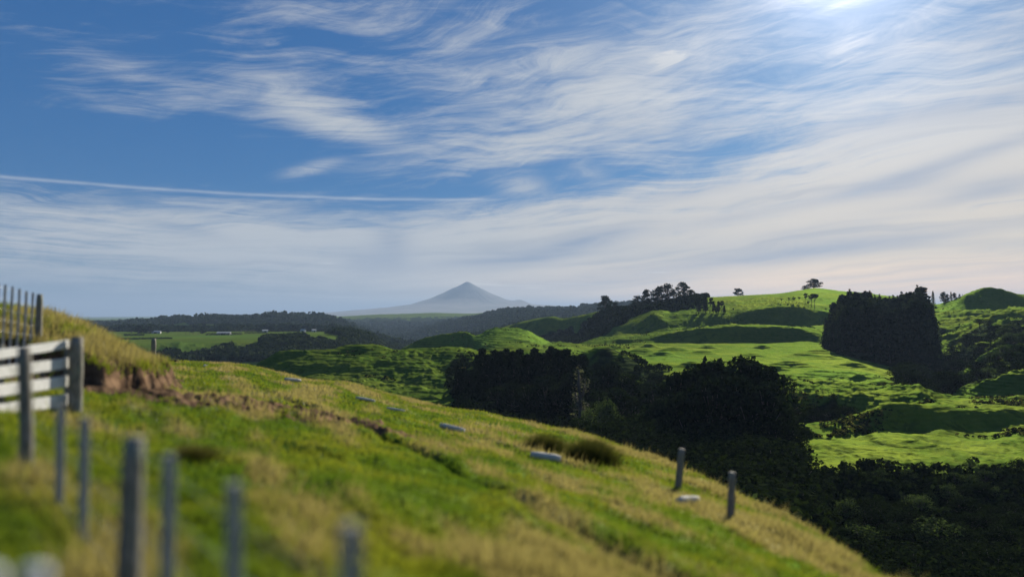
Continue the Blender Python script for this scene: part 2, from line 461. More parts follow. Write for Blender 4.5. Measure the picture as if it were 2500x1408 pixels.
def seg_dist(X, Y, pts):
    best = np.full(np.shape(X), 1e9)
    for (ax, ay), (bx, by) in zip(pts[:-1], pts[1:]):
        vx, vy = bx - ax, by - ay
        t = np.clip(((X - ax) * vx + (Y - ay) * vy) / (vx * vx + vy * vy), 0, 1)
        best = np.minimum(best, np.hypot(X - ax - t * vx, Y - ay - t * vy))
    return best


TRACK = [(-9.5, 27.), (-5.8, 21.3), (-2.1, 15.4), (.55, 9.9), (1.7, 7.7), (3.2, 4.6)]
TRACK2 = [(-3.0, 22.5), (1.2, 17.8), (3.3, 16.6)]


def bank_s(X, Y):
    n = fbm(X * .9, Y * .9, 3, 31) * .7
    a = -8.5 - X - np.maximum(Y - 18.5, 0) * .46 + n
    b = Y - 15.6 + n
    return np.minimum(a, b)


def bank(X, Y):
    s = bank_s(X, Y)
    return (.55 * sst(0, .45, s) + .62 * sst(.3, 3.4, s)) * (1 - sst(22, 31, Y))


HUMMOCKS = []  # (X, Y, r, height) mounds on the terrace
_hr = np.random.RandomState(5)
for hx, hD in [(1690, 330), (1620, 400), (1755, 345), (1650, 440), (1905, 300), (1890, 330), (1990, 305), (2045, 300), (1960, 410), (2000, 430), (2010, 395), (1715, 420), (1840, 400), (1780, 300), (2110, 290), (1730, 470), (1560, 430), (1585, 480), (1860, 470), (1930, 350), (2080, 350), (1500, 460)]:
    HUMMOCKS.append(((hx - 1250) / F * hD, hD, _hr.uniform(3.5, 7), _hr.uniform(1.6, 2.8)))


def height_chunk(X, Y):
    r = np.hypot(X, Y)
    az = np.arctan2(X, Y)
    x, ca = px_of(az)
    D = r * ca
    z, C = base_height(x, D)
    near = 1 - sst(45, 75, D)
    z = z + bank(X, Y) * near * (Y > 0)
    z = z - .20 * np.exp(-((X + 7.3) / 2.6) ** 2 - ((Y - 11.3) / 2.6) ** 2)
    # the near spur: hummocks, tracks
    fg = near
    z = z + fg * (.12 * fbm(X * .35, Y * .35, 3, 3) +   .11 * (ridged((X * .88 + Y * .475) / 1.5 + .5 * fbm(X * .3, Y * .3, 2, 6), (Y * .88 - X * .475) / 5., 3, 7) - .3) * sst(3, 8, D) * (1 - sst(30, 45, D)) + .06 * fbm(X * 1.3, Y * 1.3, 3, 4) * sst(1, 4, D)
                  + .02 * fbm(X * 5, Y * 5, 2, 9) * (1 - sst(10, 25, D)))
    tr = seg_dist(X + .12 * perlin(X * .8, Y * .8, 8), Y, TRACK)
    z = z - fg * .20 * np.exp(-(tr / .22) ** 2) + fg * .05 * np.exp(-((tr - .45) / .25) ** 2)
    tr2 = seg_dist(X + .12 * perlin(X * .8, Y * .8, 8), Y, TRACK2)
    z = z - fg * .09 * np.exp(-(tr2 / .18) ** 2)
    dm = dirt_mask(X, Y)
    z = z + fg * dm * (.15 * ridged(X * 1.3, Y * 1.3, 4, 12) + .05 * perlin(X * 5, Y * 5, 13))
    # mid hills
    mid = sst(60, 130, D) * (1 - sst(1300, 1800, D))
    left_plat = box(x, -600, 860, 30) * sst(795, 830, D) * (1 - sst(1330, 1500, D))
    mid = mid * (1 - .93 * left_plat)
    terr = box(x, 1560, 2180, 60) * box(D, 300, 520, 20)
    skyl = box(x, 1720, 2060, 40) * sst(700, 760, D)
    mid_l = mid * (1 - .72 * terr) * (1 - .8 * skyl)
    z = z + mid_l * (2.0 * fbm(X / 70., Y / 70., 3, 21) + 1.5 * (ridged(X / 30., Y / 30., 2, 22) - .35) + .50 * fbm(X / 7., Y / 7., 3, 23) + .16 * perlin(X / 2.4, Y / 2.4, 26))
    z = z + mid * (1 - .8 * skyl) * (1 - .55 * terr) * sst(0, .3, fbm(X / 45., Y / 45., 2, 29) + .25) * .42 * (ridged(X / 5.5 + .5 * fbm(X / 9, Y / 9, 2, 27), Y / 3.2, 2, 28) - .3)
    # slumps and sheep tracks on the grassy face
    face = box(x, 620, 1230, 40) * box(D, 240, 345, 15) + box(x, 1160, 1400, 30) * box(D, 535, 640, 20) + box(x, 1880, 2300, 40) * box(D, 215, 300, 15) + box(x, 2280, 2800, 30) * box(D, 260, 640, 20)
    q = X * .8 + Y * .6
    p_ = -X * .6 + Y * .8
    z = z + face * (  .95 * (ridged(p_ / 5.5 + .6 * fbm(X / 22, Y / 22, 2, 40), q / 17., 3, 41) - .3) + 1.8 * (ridged(p_ / 17. + .3, q / 30., 2, 43) - .3))
    rough = sst(2190, 2330, x) * box(D, 215, 700, 15) + box(x, 1880, 2260, 30) * box(D, 212, 262, 8)
    z = z + rough * 5.5 * (ridged((X * .8 + Y * .6) / 46. + .4 * fbm(X / 50, Y / 50, 2, 44), (Y * .8 - X * .6) / 140., 2, 45) - .3)
    for hx, hy, hr, hh in HUMMOCKS:
        z = z + hh * np.exp(-(((X - hx) / (hr * 1.5)) ** 2 + ((Y - hy) / hr) ** 2) ** 1.2)
    # plateau scarp: spurs and gullies
    scp = box(x, -600, 960, 30) * box(D, 690, 1000, 40) * (1 - left_plat)
    z = z + scp * (5.0 * ridged(X / 60., Y / 160., 3, 51) - 2)
    # wooded ranges
    far = sst(1400, 1900, D) * (1 - sst(7000, 12000, D))
    pl = sst(3600, 4300, D)
    z = z + far * (1 - .75 * pl) * (17 * ridged(X / 330. + .4 * fbm(X / 500, Y / 500, 2, 60), Y / 420., 4, 61) - 15 + 7 * fbm(X / 80., Y / 80., 3, 62))
    z = z + sst(9000, 15000, D) * 8 * fbm(X / 2500., Y / 2500., 3, 70)
    return z


def dirt_mask(X, Y):
    s = bank_s(X, Y)
    n = fbm(X * .8, Y * .8, 4, 33)
    face = np.exp(-((s - .12) / .34) ** 2) * (Y < 23) * (X > -13)
    d = seg_dist(X, Y, [(-9.8, 15.2), (-7.6, 16.6), (-5.6, 19.0), (-3.6, 17.8)])
    patch = sst(1.8, .4, d + n * 2.0)
    return np.clip(np.maximum(face * 1.2, patch), 0, 1)


def H(X, Y):
    X = np.atleast_1d(np.asarray(X, float))
    Y = np.atleast_1d(np.asarray(Y, float))
    out = np.empty(X.shape)
    for i in range(0, len(X), 60000):
        out[i:i + 60000] = height_chunk(X[i:i + 60000], Y[i:i + 60000])
    return out


def at(x, D):
    """point on the terrain at photo column x, depth D"""
    X = (x - 1250.) / F * D
    return Vector((X, D, float(H(X, D)[0])))


# wooded ground: (x0, x1, D0, D1, soft x, soft D, strength)
WOODS = [
    (1090, 1900, 60, 285, 25, 18, 1.0), (1100, 1620, 250, 318, 25, 10, .9), (1860, 2900, 42, 152, 25, 12, 1.0), (900, 1150, 60, 200, 40, 15, .7),
    (1900, 2060, 212, 240, 20, 6, .8), (1380, 1720, 690, 850, 12, 25, 1.0), (1255, 1400, 700, 885, 15, 15, .5),
    (2025, 2290, 432, 640, 12, 12, 1.0), (2185, 2330, 265, 440, 15, 12, 1.0), (2320, 2900, 275, 500, 25, 20, .62),
    (-600, 700, 640, 770, 40, 20, .15), (640, 960, 640, 900, 40, 40, .70), (820, 1050, 800, 1600, 25, 60, 1.0),
    (-600, 1600, 1420, 4000, 60, 60, .93), (1400, 2900, 900, 4000, 60, 40, .9),
]


def wood_mask(X, Y):
    r = np.hypot(X, Y)
    x, ca = px_of(np.arctan2(X, Y))
    D = r * ca
    m = np.zeros(X.shape)
    n = np.where(D > 600, fbm(X / 120., Y / 120., 4, 81), fbm(X / 28., Y / 28., 4, 82))
    wx = x + np.where(D < 1400, 34 * fbm(X / 30. + 5, Y / 30., 3, 85), 0)
    wd = D * (1 + .06 * fbm(X / 35. - 9, Y / 35., 3, 86))
    for x0, x1, d0, d1, sx, sd, st in WOODS:
        b = box(wx, x0, x1, sx) * box(wd, d0, d1, sd)
        m = np.maximum(m, sst(0, 1, b * (1.0 + st) * .5 + b * n * 1.1 - (1 - st) * .25))
    pasture = box(x, 200, 560, 60) * box(D, 1900, 2050, 50) * sst(.0, .1, fbm(X / 300., Y / 300., 2, 84))
    return np.clip(m - pasture, 0, 1)


def dry_mask(X, Y):
    r = np.hypot(X, Y)
    x, ca = px_of(np.arctan2(X, Y))
    D = r * ca
    C = np.exp(np.interp(x, TABX, TD[9]))
    n = fbm(X * .45 + 3, Y * .22, 4, 90)
    n2 = fbm((X + Y * .5) * .5, (Y - X * .5) * .12, 3, 93)
    edge = sst(.72, .97, D / C + n * .15) * (x > 420)
    s = bank_s(X, Y)
    bk = sst(.2, .6, s) * (1 - sst(1.3, 3.2, s + n * 2.5)) * (Y < 33) * (X > -15)
    streak = sst(-.16, .30, n2 + n * .5) * .9
    leftlow = box(X, -4, -.4, .6) * (1 - sst(3.6, 5.5, Y)) * .6 * sst(-.3, .3, n)
    return np.clip(np.maximum(np.maximum(edge * .28, bk * .9), np.maximum(streak, leftlow)), 0, 1) * (D < 75)


# ------------------------------------------------------------------ mesh helpers
def mesh_np(name, V, faces_flat, loop_counts, mat=None, smooth=False):
    me = bpy.data.meshes.new(name)
    V = np.asarray(V, np.float32)
    faces_flat = np.asarray(faces_flat, np.int32)
    loop_counts = np.asarray(loop_counts, np.int32)
    me.vertices.add(len(V))
    me.vertices.foreach_set('co', V.ravel())
    me.loops.add(len(faces_flat))
    me.loops.foreach_set('vertex_index', faces_flat)
    me.polygons.add(len(loop_counts))
    st = np.concatenate([[0], np.cumsum(loop_counts)[:-1]]).astype(np.int32)
    me.polygons.foreach_set('loop_start', st)
    me.polygons.foreach_set('loop_total', loop_counts)
    me.polygons.foreach_set('use_smooth', np.full(len(loop_counts), bool(smooth)))
    me.update(calc_edges=True)
    if mat:
        me.materials.append(mat)
    return me


class MB:
    """collects tubes, boxes and leaf quads into one mesh"""
    def __init__(s):
        s.v, s.f, s.c, s.n, s.mi = [], [], [], 0, []

    def add(s, V, Fc, mi=0):
        V = np.asarray(V, float)
        s.v.append(V)
        for f in Fc:
            s.f.extend([i + s.n for i in f])
            s.c.append(len(f))
            s.mi.append(mi)
        s.n += len(V)

    def quads(s, V, mi=0):
        V = np.asarray(V, float).reshape(-1, 3)
        n = len(V) // 4
        s.v.append(V)
        s.f.extend((np.arange(n * 4) + s.n).tolist())
        s.c.extend([4] * n)
        s.mi.extend([mi] * n)
        s.n += len(V)

    def tube(s, pts, rad, seg=8, cap=True, mi=0, jit=0., rng=None):
        pts = [Vector(p) for p in pts]
        V, Fc = [], []
        for i, p in enumerate(pts):
            d = (pts[min(i + 1, len(pts) - 1)] - pts[max(i - 1, 0)]).normalized()
            a = d.orthogonal().normalized() if abs(d.z) < .9 else Vector((1, 0, 0))
            a = (a - d * a.dot(d)).normalized()
            b = d.cross(a)
            for k in range(seg):
                t = 2 * math.pi * k / seg
                rr = rad[i] * (1 + (rng.uniform(-jit, jit) if rng else 0))
                V.append(p + a * math.cos(t) * rr + b * math.sin(t) * rr)
        for i in range(len(pts) - 1):
            for k in range(seg):
                k2 = (k + 1) % seg
                Fc.append((i * seg + k, i * seg + k2, (i + 1) * seg + k2, (i + 1) * seg + k))
        if cap:
            Fc.append(tuple(range(seg))[::-1])
            Fc.append(tuple((len(pts) - 1) * seg + k for k in range(seg)))
        s.add([tuple(v) for v in V], Fc, mi)

    def beam(s, a, b, w, h, up=(0, 0, 1), nseg=6, jit=0., rng=None):
        """sawn board from a to b with chamfered, slightly uneven edges"""
        a, b = Vector(a), Vector(b)
        d = (b - a).normalized()
        sd = d.cross(Vector(up)).normalized()
        u = sd.cross(d).normalized()
        c = min(w, h) * .12
        prof = [(-w / 2 + c, -h / 2), (w / 2 - c, -h / 2), (w / 2, -h / 2 + c), (w / 2, h / 2 - c), (w / 2 - c, h / 2), (-w / 2 + c, h / 2), (-w / 2, h / 2 - c), (-w / 2, -h / 2 + c)]
        V, Fc = [], []
        for i in range(nseg + 1):
            p = a.lerp(b, i / nseg)
            if rng and 0 < i < nseg:
                p = p + u * rng.uniform(-jit, jit) + sd * rng.uniform(-jit, jit)
            for x, y in prof:
                V.append(tuple(p + sd * x + u * y))
        for i in range(nseg):
            for k in range(8):
                k2 = (k + 1) % 8
                Fc.append((i * 8 + k, i * 8 + k2, i * 8 + 8 + k2, i * 8 + 8 + k))
        Fc.append(tuple(range(8))[::-1])
        Fc.append(tuple(nseg * 8 + k for k in range(8)))
        s.add(V, Fc)

    def mesh(s, name, mats, smooth=False):
        me = mesh_np(name, np.concatenate(s.v), s.f, s.c, None, smooth)
        for m in (mats if isinstance(mats, (list, tuple)) else [mats]):
            me.materials.append(m)
        if any(s.mi):
            me.polygons.foreach_set('material_index', np.array(s.mi, np.int32))
        return me


def link(name, data, parent=None, loc=None):
    o = bpy.data.objects.new(name, data)
    COL.objects.link(o)
    if parent:
        o.parent = parent
    if loc is not None:
        o.location = loc
    return o


def tag(o, label=None, cat=None, group=None, kind=None):
    if label:
        o['label'] = label
    if cat:
        o['category'] = cat
    if group:
        o['group'] = group
    if kind:
        o['kind'] = kind
    return o


def copy_tree(o, parent=None):
    c = o.copy()
    COL.objects.link(c)
    if parent:
        c.parent = parent
    for ch in list(o.children):
        copy_tree(ch, c)
    return c


# ------------------------------------------------------------------ materials
def new_mat(name):
    m = bpy.data.materials.new(name)
    m.use_nodes = True
    T = NT(m.node_tree)
    bs = T.n['Principled BSDF']
    return m, T, bs, T.n['Material Output']


def terrain_material():
    m, T, bs, out = new_mat('pasture_and_bush_ground')
    geo = T.new('ShaderNodeNewGeometry')
    P = geo.outputs['Position']
    at_ = {}
    for k in ('wood', 'dirt', 'dry'):
        a = T.new('ShaderNodeAttribute')
        a.attribute_name = k
        at_[k] = a.outputs['Fac']
    nf = T.noise(P, 3.1, 6, .65)
    nm = T.noise(P, .35, 5, .6)
    nl = T.noise(P, .022, 5, .6)
    nxl = T.noise(P, .0035, 4, .6)
    g = T.mix(T.ramp(nm, .35, .68), (.060, .108, .014), (.100, .138, .020))
    g = T.mix(T.ramp(nl, .42, .66), g, (.130, .166, .022))
    g = T.mix(T.m('MULTIPLY', T.ramp(nf, .45, .75), .45), g, (.045, .085, .014))
    tuft = T.m('MULTIPLY', T.ramp(T.noise(P, .16, 6, .7, .6), .50, .60), T.ramp(nl, .40, .62))
    g = T.mix(T.m('MULTIPLY', tuft, .65), g, (.034, .052, .014))
    g = T.mix(T.m('MULTIPLY', T.ramp(nxl, .5, .62), .5), g, (.10, .19, .03))
    straw = T.mix(T.ramp(nf, .3, .7), (.26, .205, .105), (.18, .14, .065))
    c = T.mix(T.m('MULTIPLY', at_['dry'], .8), g, straw)
    soil = T.mix(T.ramp(nf, .35, .7), (.165, .108, .066), (.055, .034, .022))
    dm = T.ramp(T.m('ADD', at_['dirt'], T.m('MULTIPLY', T.m('SUBTRACT', nm, .5), .5)), .35, .6)
    c = T.mix(dm, c, soil)
    bush = T.mix(T.ramp(nm, .35, .7), (.010, .018, .008), (.030, .042, .015))
    c = T.mix(T.ramp(at_['wood'], .35, .65), c, bush)
    T.l.new(c, bs.inputs['Base Color'])
    bs.inputs['Roughness'].default_value = .9
    bs.inputs['Specular IOR Level'].default_value = 0.
    b = T.new('ShaderNodeBump')
    b.inputs['Strength'].default_value = .55
    b.inputs['Distance'].default_value = .05
    T.l.new(nf, b.inputs['Height'])
    b2 = T.new('ShaderNodeBump')
    b2.inputs['Strength'].default_value = .7
    b2.inputs['Distance'].default_value = .4
    T.l.new(T.noise(P, .5, 5, .65), b2.inputs['Height'])
    # narrow stock terraces that follow the contour
    sp = T.new('ShaderNodeSeparateXYZ')
    T.l.new(P, sp.inputs[0])
    ter = T.m('SINE', T.m('ADD', T.m('MULTIPLY', sp.outputs[2], 5.2), T.m('MULTIPLY', T.noise(P, .11, 4, .6), 11.)))
    b3 = T.new('ShaderNodeBump')
    b3.inputs['Strength'].default_value = .8
    b3.inputs['Distance'].default_value = .13
    T.l.new(ter, b3.inputs['Height'])
    T.l.new(b3.outputs[0], b2.inputs['Normal'])
    T.l.new(b2.outputs[0], b.inputs['Normal'])
    T.l.new(b.outputs[0], bs.inputs['Normal'])
    # blades pass and scatter light forwards: a broad lobe of the grass colour
    gl = T.new('ShaderNodeBsdfGlossy')
    gl.inputs['Roughness'].default_value = .72
    T.l.new(c, gl.inputs['Color'])
    T.l.new(b.outputs[0], gl.inputs['Normal'])
    mx = T.new('ShaderNodeMixShader')
    mx.inputs[0].default_value = .5
    T.l.new(bs.outputs[0], mx.inputs[1])
    T.l.new(gl.outputs[0], mx.inputs[2])
    T.l.new(mx.outputs[0], out.inputs['Surface'])
    return m


def leaf_material(name, c1, c2, trans=.25, gloss=.25, rough=.6, scale=.25):
    m, T, bs, out = new_mat(name)
    oi = T.new('ShaderNodeObjectInfo')
    geo = T.new('ShaderNodeNewGeometry')
    n = T.noise(geo.outputs['Position'], scale, 4, .6)
    r = T.m('ADD', T.m('MULTIPLY', geo.outputs['Random Per Island'], .6), T.m('ADD', T.m('MULTIPLY', n, .5), T.m('MULTIPLY', oi.outputs['Random'], .35)))
    c = T.mix(T.ramp(r, .3, 1.1), c1, c2)
    T.n.remove(bs)
    bs = T.new('ShaderNodeBsdfDiffuse')
    T.l.new(c, bs.inputs['Color'])
    tr = T.new('ShaderNodeBsdfTranslucent')
    T.l.new(T.mix(1., c, (1.6, 1.9, .8), 'MULTIPLY'), tr.inputs['Color'])
    mx = T.new('ShaderNodeMixShader')
    mx.inputs[0].default_value = trans
    T.l.new(bs.outputs[0], mx.inputs[1])
    T.l.new(tr.outputs[0], mx.inputs[2])
    T.l.new(mx.outputs[0], out.inputs['Surface'])
    return m


def wood_material(name, c1, c2, scale=9., lichen=None):
    m, T, bs, out = new_mat(name)
    tc = T.new('ShaderNodeTexCoord')
    mp = T.new('ShaderNodeMapping')
    mp.inputs['Scale'].default_value = (6, 6, .9)
    T.l.new(tc.outputs['Object'], mp.inputs[0])
    n = T.noise(mp.outputs[0], scale, 7, .65, .4)
    n2 = T.noise(tc.outputs['Object'], 4., 4, .6)
    c = T.mix(T.ramp(n, .3, .7), c1, c2)
    if lichen:
        c = T.mix(T.m('MULTIPLY', T.ramp(n2, .52, .64), .7), c, lichen)
    T.l.new(c, bs.inputs['Base Color'])
    bs.inputs['Roughness'].default_value = .85
    b = T.new('ShaderNodeBump')
    b.inputs['Strength'].default_value = .6
    b.inputs['Distance'].default_value = .01
    T.l.new(n, b.inputs['Height'])
    T.l.new(b.outputs[0], bs.inputs['Normal'])
    return m


M = {
    'ground': terrain_material(),
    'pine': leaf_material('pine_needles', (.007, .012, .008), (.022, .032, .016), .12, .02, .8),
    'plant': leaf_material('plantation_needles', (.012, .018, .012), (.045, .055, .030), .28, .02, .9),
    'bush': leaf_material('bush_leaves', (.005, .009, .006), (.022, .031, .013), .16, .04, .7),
    'bushlit': leaf_material('pale_and_sunlit_bush_leaves', (.024, .036, .016), (.085, .105, .048), .25, .08, .6),  # bush leaves with sun glints put into the colour; also the pale trees
    'tuft': leaf_material('tawny_tussock', (.07, .07, .025), (.17, .14, .06), .3),
    'far': leaf_material('distant_canopy', (.012, .022, .010), (.040, .054, .024), .1, .1, .7, .02),
    'poplar': leaf_material('bare_twigs', (.075, .07, .055), (.14, .13, .105), .2, .2),
    'grey': leaf_material('leafless_grey_twigs', (.075, .065, .06), (.14, .12, .11), .15, .2),
    'bark': wood_material('bark', (.045, .035, .027), (.10, .082, .065)),
    'postwood': wood_material('weathered_post_wood', (.10, .088, .068), (.33, .30, .235), 9., (.22, .24, .17)),
    'batten': wood_material('grey_batten_wood', (.24, .235, .22), (.44, .43, .41), 12.),
    'rail': wood_material('pale_sawn_rail', (.56, .55, .51), (.80, .79, .75), 9., (.48, .48, .42)),
    'log': wood_material('bleached_log', (.36, .34, .29), (.62, .59, .50), 9.),
    'stick': wood_material('dark_wood_and_shadow', (.018, .014, .011), (.04, .033, .027)),  # branch wood, also the dark of the modelled post shadow
}


def simple(name, col, rough=.7, metal=0.):
    m, T, bs, out = new_mat(name)
    tc = T.new('ShaderNodeTexCoord')
    n = T.noise(tc.outputs['Object'], 6., 5, .6)
    c = T.mix(T.m('MULTIPLY', T.ramp(n, .35, .7), .35), col, tuple(v * .55 for v in col))
    T.l.new(c, bs.inputs['Base Color'])
    bs.inputs['Roughness'].default_value = rough
    bs.inputs['Metallic'].default_value = metal
    return m


M['wire'] = simple('galvanised_wire', (.45, .46, .47), .45, .9)
M['cap'] = simple('white_cap', (.72, .74, .78), .5)
M['stone'] = simple('pale_stone', (.55, .54, .50), .9)
M['wallw'] = simple('white_weatherboard', (.42, .42, .40), .8)
M['roof'] = simple('grey_iron_roof', (.30, .32, .34), .5, .2)
M['dark'] = simple('dark_window', (.02, .025, .03), .2)


def grass_material():
    m, T, bs, out = new_mat('grass_blades')
    a = T.new('ShaderNodeAttribute')
    a.attribute_name = 'dry'
    geo = T.new('ShaderNodeNewGeometry')
    rnd = geo.outputs['Random Per Island']
    n = T.noise(geo.outputs['Position'], .5, 4, .6)
    g = T.mix(T.ramp(n, .35, .65), (.110, .180, .016), (.255, .265, .030))
    g = T.mix(T.m('MULTIPLY', rnd, .5), g, (.05, .095, .014))
    s_ = T.mix(rnd, (.36, .30, .15), (.25, .21, .10))
    f = T.ramp(T.m('ADD', a.outputs['Fac'], T.m('MULTIPLY', T.m('SUBTRACT', rnd, .5), .5)), .3, .75)
    c = T.mix(f, g, s_)
    T.l.new(c, bs.inputs['Base Color'])
    bs.inputs['Roughness'].default_value = .55
    bs.inputs['Specular IOR Level'].default_value = .25
    tr = T.new('ShaderNodeBsdfTranslucent')
    T.l.new(T.mix(1., c, (1.25, 1.25, .7), 'MULTIPLY'), tr.inputs['Color'])
    mx = T.new('ShaderNodeMixShader')
    mx.inputs[0].default_value = .5
    T.l.new(bs.outputs[0], mx.inputs[1])
    T.l.new(tr.outputs[0], mx.inputs[2])
    T.l.new(mx.outputs[0], out.inputs['Surface'])
    return m


M['grass'] = grass_material()


def mountain_material():
    m, T, bs, out = new_mat('volcanic_rock_and_forest')
    geo = T.new('ShaderNodeNewGeometry')
    n = T.noise(geo.outputs['Position'], .0015, 6, .6)
    c = T.mix(T.ramp(n, .35, .65), (.05, .055, .05), (.11, .10, .095))
    T.l.new(c, bs.inputs['Base Color'])
    bs.inputs['Roughness'].default_value = .95
    return m


M['mountain'] = mountain_material()

# ------------------------------------------------------------------ ground and hills (one continuous survey, two sheets that share their seam)
def build_terrain():
    fine = np.radians(np.arange(-38.5, 38.5, .062))
    side = np.radians(np.concatenate([np.linspace(38.5, 60, 60), np.linspace(62, 180, 50)[:]]))
    az = np.concatenate([-side[::-1][:-0 or None], fine[1:], side[0:]])
    az = np.unique(np.round(az, 7))
    az = az[(az > -math.pi + 1e-4)]
    r = np.concatenate([np.geomspace(.4, 12, 170)[:-1], np.geomspace(12, 60, 230)[:-1], np.geomspace(60, 240, 220)[:-1],
                        np.geomspace(240, 700, 330)[:-1], np.geomspace(700, 1500, 130)[:-1], np.geomspace(1500, 5000, 190)[:-1], np.geomspace(5000, 62000, 60)])
    nr, na = len(r), len(az)
    A, R = np.meshgrid(az, r)
    X = (R * np.sin(A)).ravel()
    Y = (R * np.cos(A)).ravel()
    Z = H(X, Y)
    wood = np.concatenate([wood_mask(X[i:i + 60000], Y[i:i + 60000]) for i in range(0, len(X), 60000)])
    V = np.stack([X, Y, Z], 1)
    dirt = np.zeros(len(X))
    dry = np.zeros(len(X))
    nearm = np.hypot(X, Y) < 80
    dirt[nearm] = dirt_mask(X[nearm], Y[nearm]) * (Y[nearm] > 0)
    dry[nearm] = dry_mask(X[nearm], Y[nearm])
    cut = int(np.searchsorted(r, 60.0))
    for name, i0, i1, inner in (('ground', 0, cut, True), ('hills', cut, nr - 1, False)):
        idx = np.arange(i0 * na, (i1 + 1) * na)
        rows = i1 - i0
        i, j = np.meshgrid(np.arange(rows), np.arange(na), indexing='ij')
        j2 = (j + 1) % na
        f = np.stack([i * na + j, i * na + j2, (i + 1) * na + j2, (i + 1) * na + j], -1).reshape(-1, 4)[:, ::-1]
        flat = f.ravel()
        cnt = np.full(len(f), 4)
        vv = V[idx]
        if inner:
            flat = np.concatenate([flat, np.arange(na)])
            cnt = np.concatenate([cnt, [na]])
        me = mesh_np(name, vv, flat, cnt, M['ground'], True)
        for k, arr in (('wood', wood), ('dirt', dirt), ('dry', dry)):
            a = me.attributes.new(k, 'FLOAT', 'POINT')
            a.data.foreach_set('value', arr[idx].astype(np.float32))
        o = link(name, me)
        tag(o, kind='structure')
    return float(Z.min())


ZMIN = build_terrain()


# ------------------------------------------------------------------ the volcano
def build_mountain():
    D0 = 14000.
    k = D0 / F
    left = [(0, 687.5), (6, 688.5), (12, 692), (22, 697.5), (42, 706), (60, 716), (92, 730), (142, 745), (192, 752), (262, 758), (342, 765), (520, 771), (760, 776)]
    right = [(0, 687.5), (5, 688.5), (10, 691.5), (23, 699), (58, 717), (98, 734), (118, 739), (158, 744), (208, 747), (258, 751), (340, 757), (500, 768), (760, 776)]
    na, nr = 240, 130
    rr = np.concatenate([[0], np.geomspace(4, 760, nr - 1)]) * k
    A, R = np.meshgrid(np.linspace(0, 2 * np.pi, na, endpoint=False), rr)
    X, Y = R * np.cos(A), R * np.sin(A)
    zl = np.interp(R / k, [p[0] for p in left], [(770 - p[1]) * k for p in left])
    zr = np.interp(R / k, [p[0] for p in right], [(770 - p[1]) * k for p in right])
    w = .5 + .5 * np.cos(A)
    Z = zl * (1 - w) + zr * w
    gull = ridged(A * 5.5 / np.pi * 2, R / (186. * k), 3, 5) + .6 * fbm(X / (36 * k), Y / (36 * k), 4, 6)
    Z = Z + 1.6 * k * gull * sst(12 * k, 90 * k, R) * (1 - sst(240 * k, 460 * k, R))
    Z = Z + 7.7 * k * np.exp(-(((X - 128 * k) / (18 * k)) ** 2 + (Y / (30 * k)) ** 2))
    Z = Z - .6 * k * np.exp(-((X - 4.4 * k) ** 2 + (Y + 6 * k) ** 2) / (7.5 * k) ** 2)
    cx = (1142 - 1250) * k
    V = np.stack([X + cx, Y + D0, Z], -1).reshape(-1, 3)
    i, j = np.meshgrid(np.arange(nr - 1), np.arange(na), indexing='ij')
    j2 = (j + 1) % na
    f = np.stack([i * na + j, (i + 1) * na + j, (i + 1) * na + j2, i * na + j2], -1).reshape(-1, 4)
    o = link('mountain', mesh_np('mountain', V, f.ravel(), np.full(len(f), 4), M['mountain'], True))
    tag(o, 'pale blue volcanic cone standing alone on the far horizon', 'mountain', kind='structure')


build_mountain()


# ------------------------------------------------------------------ leaves and trees
def leaf_quads(C, R, n, size, rng, flat=.0, up=.3, shell=.55):
    """n leaf-spray quads scattered in an ellipsoid at C with radii R"""
    d = rng.normal(size=(n, 3))
    d /= np.linalg.norm(d, axis=1)[:, None]
    rad = (shell + (1 - shell) * rng.rand(n)) ** .7
    p = np.asarray(C) + d * np.asarray(R) * rad[:, None]
    nrm = d + rng.normal(size=(n, 3)) * .8 + np.array([0, 0, up])
    nrm /= np.linalg.norm(nrm, axis=1)[:, None]
    a = np.cross(nrm, rng.normal(size=(n, 3)))
    a /= np.linalg.norm(a, axis=1)[:, None]
    b = np.cross(nrm, a)
    s = size * (.55 + .9 * rng.rand(n))[:, None]
    e = (.5 + .5 * rng.rand(n))[:, None]
    q = np.stack([p - a * s, p - b * s * e * .7 + a * s * .15, p + a * s, p + b * s * e], 1)
    return q.reshape(-1, 3)


def trunk_mb(mb, h, r, rng, lean=.03, mi=0, seg=7, limbs=()):
    pts = []
    lx, ly = rng.uniform(-lean, lean, 2)
    for i in range(6):
        t = i / 5
        pts.append((lx * h * t + rng.uniform(-.01, .01) * h * (i > 0), ly * h * t + rng.uniform(-.01, .01) * h * (i > 0), -h * .06 * (i == 0) + h * t))
    mb.tube(pts, [r * (1 - .85 * i / 5) * (1.35 if i == 0 else 1) for i in range(6)], seg, mi=mi)
    for (t, ex, ey, ez) in limbs:
        b = Vector((lx * h * t, ly * h * t, h * t))
        e = Vector((ex, ey, ez))
        mid = b.lerp(e, .55) + Vector((0, 0, -.04 * h))
        mb.tube([b, mid, e], [r * (1 - .8 * t) * .55, r * .28, r * .08], 5, mi=mi)


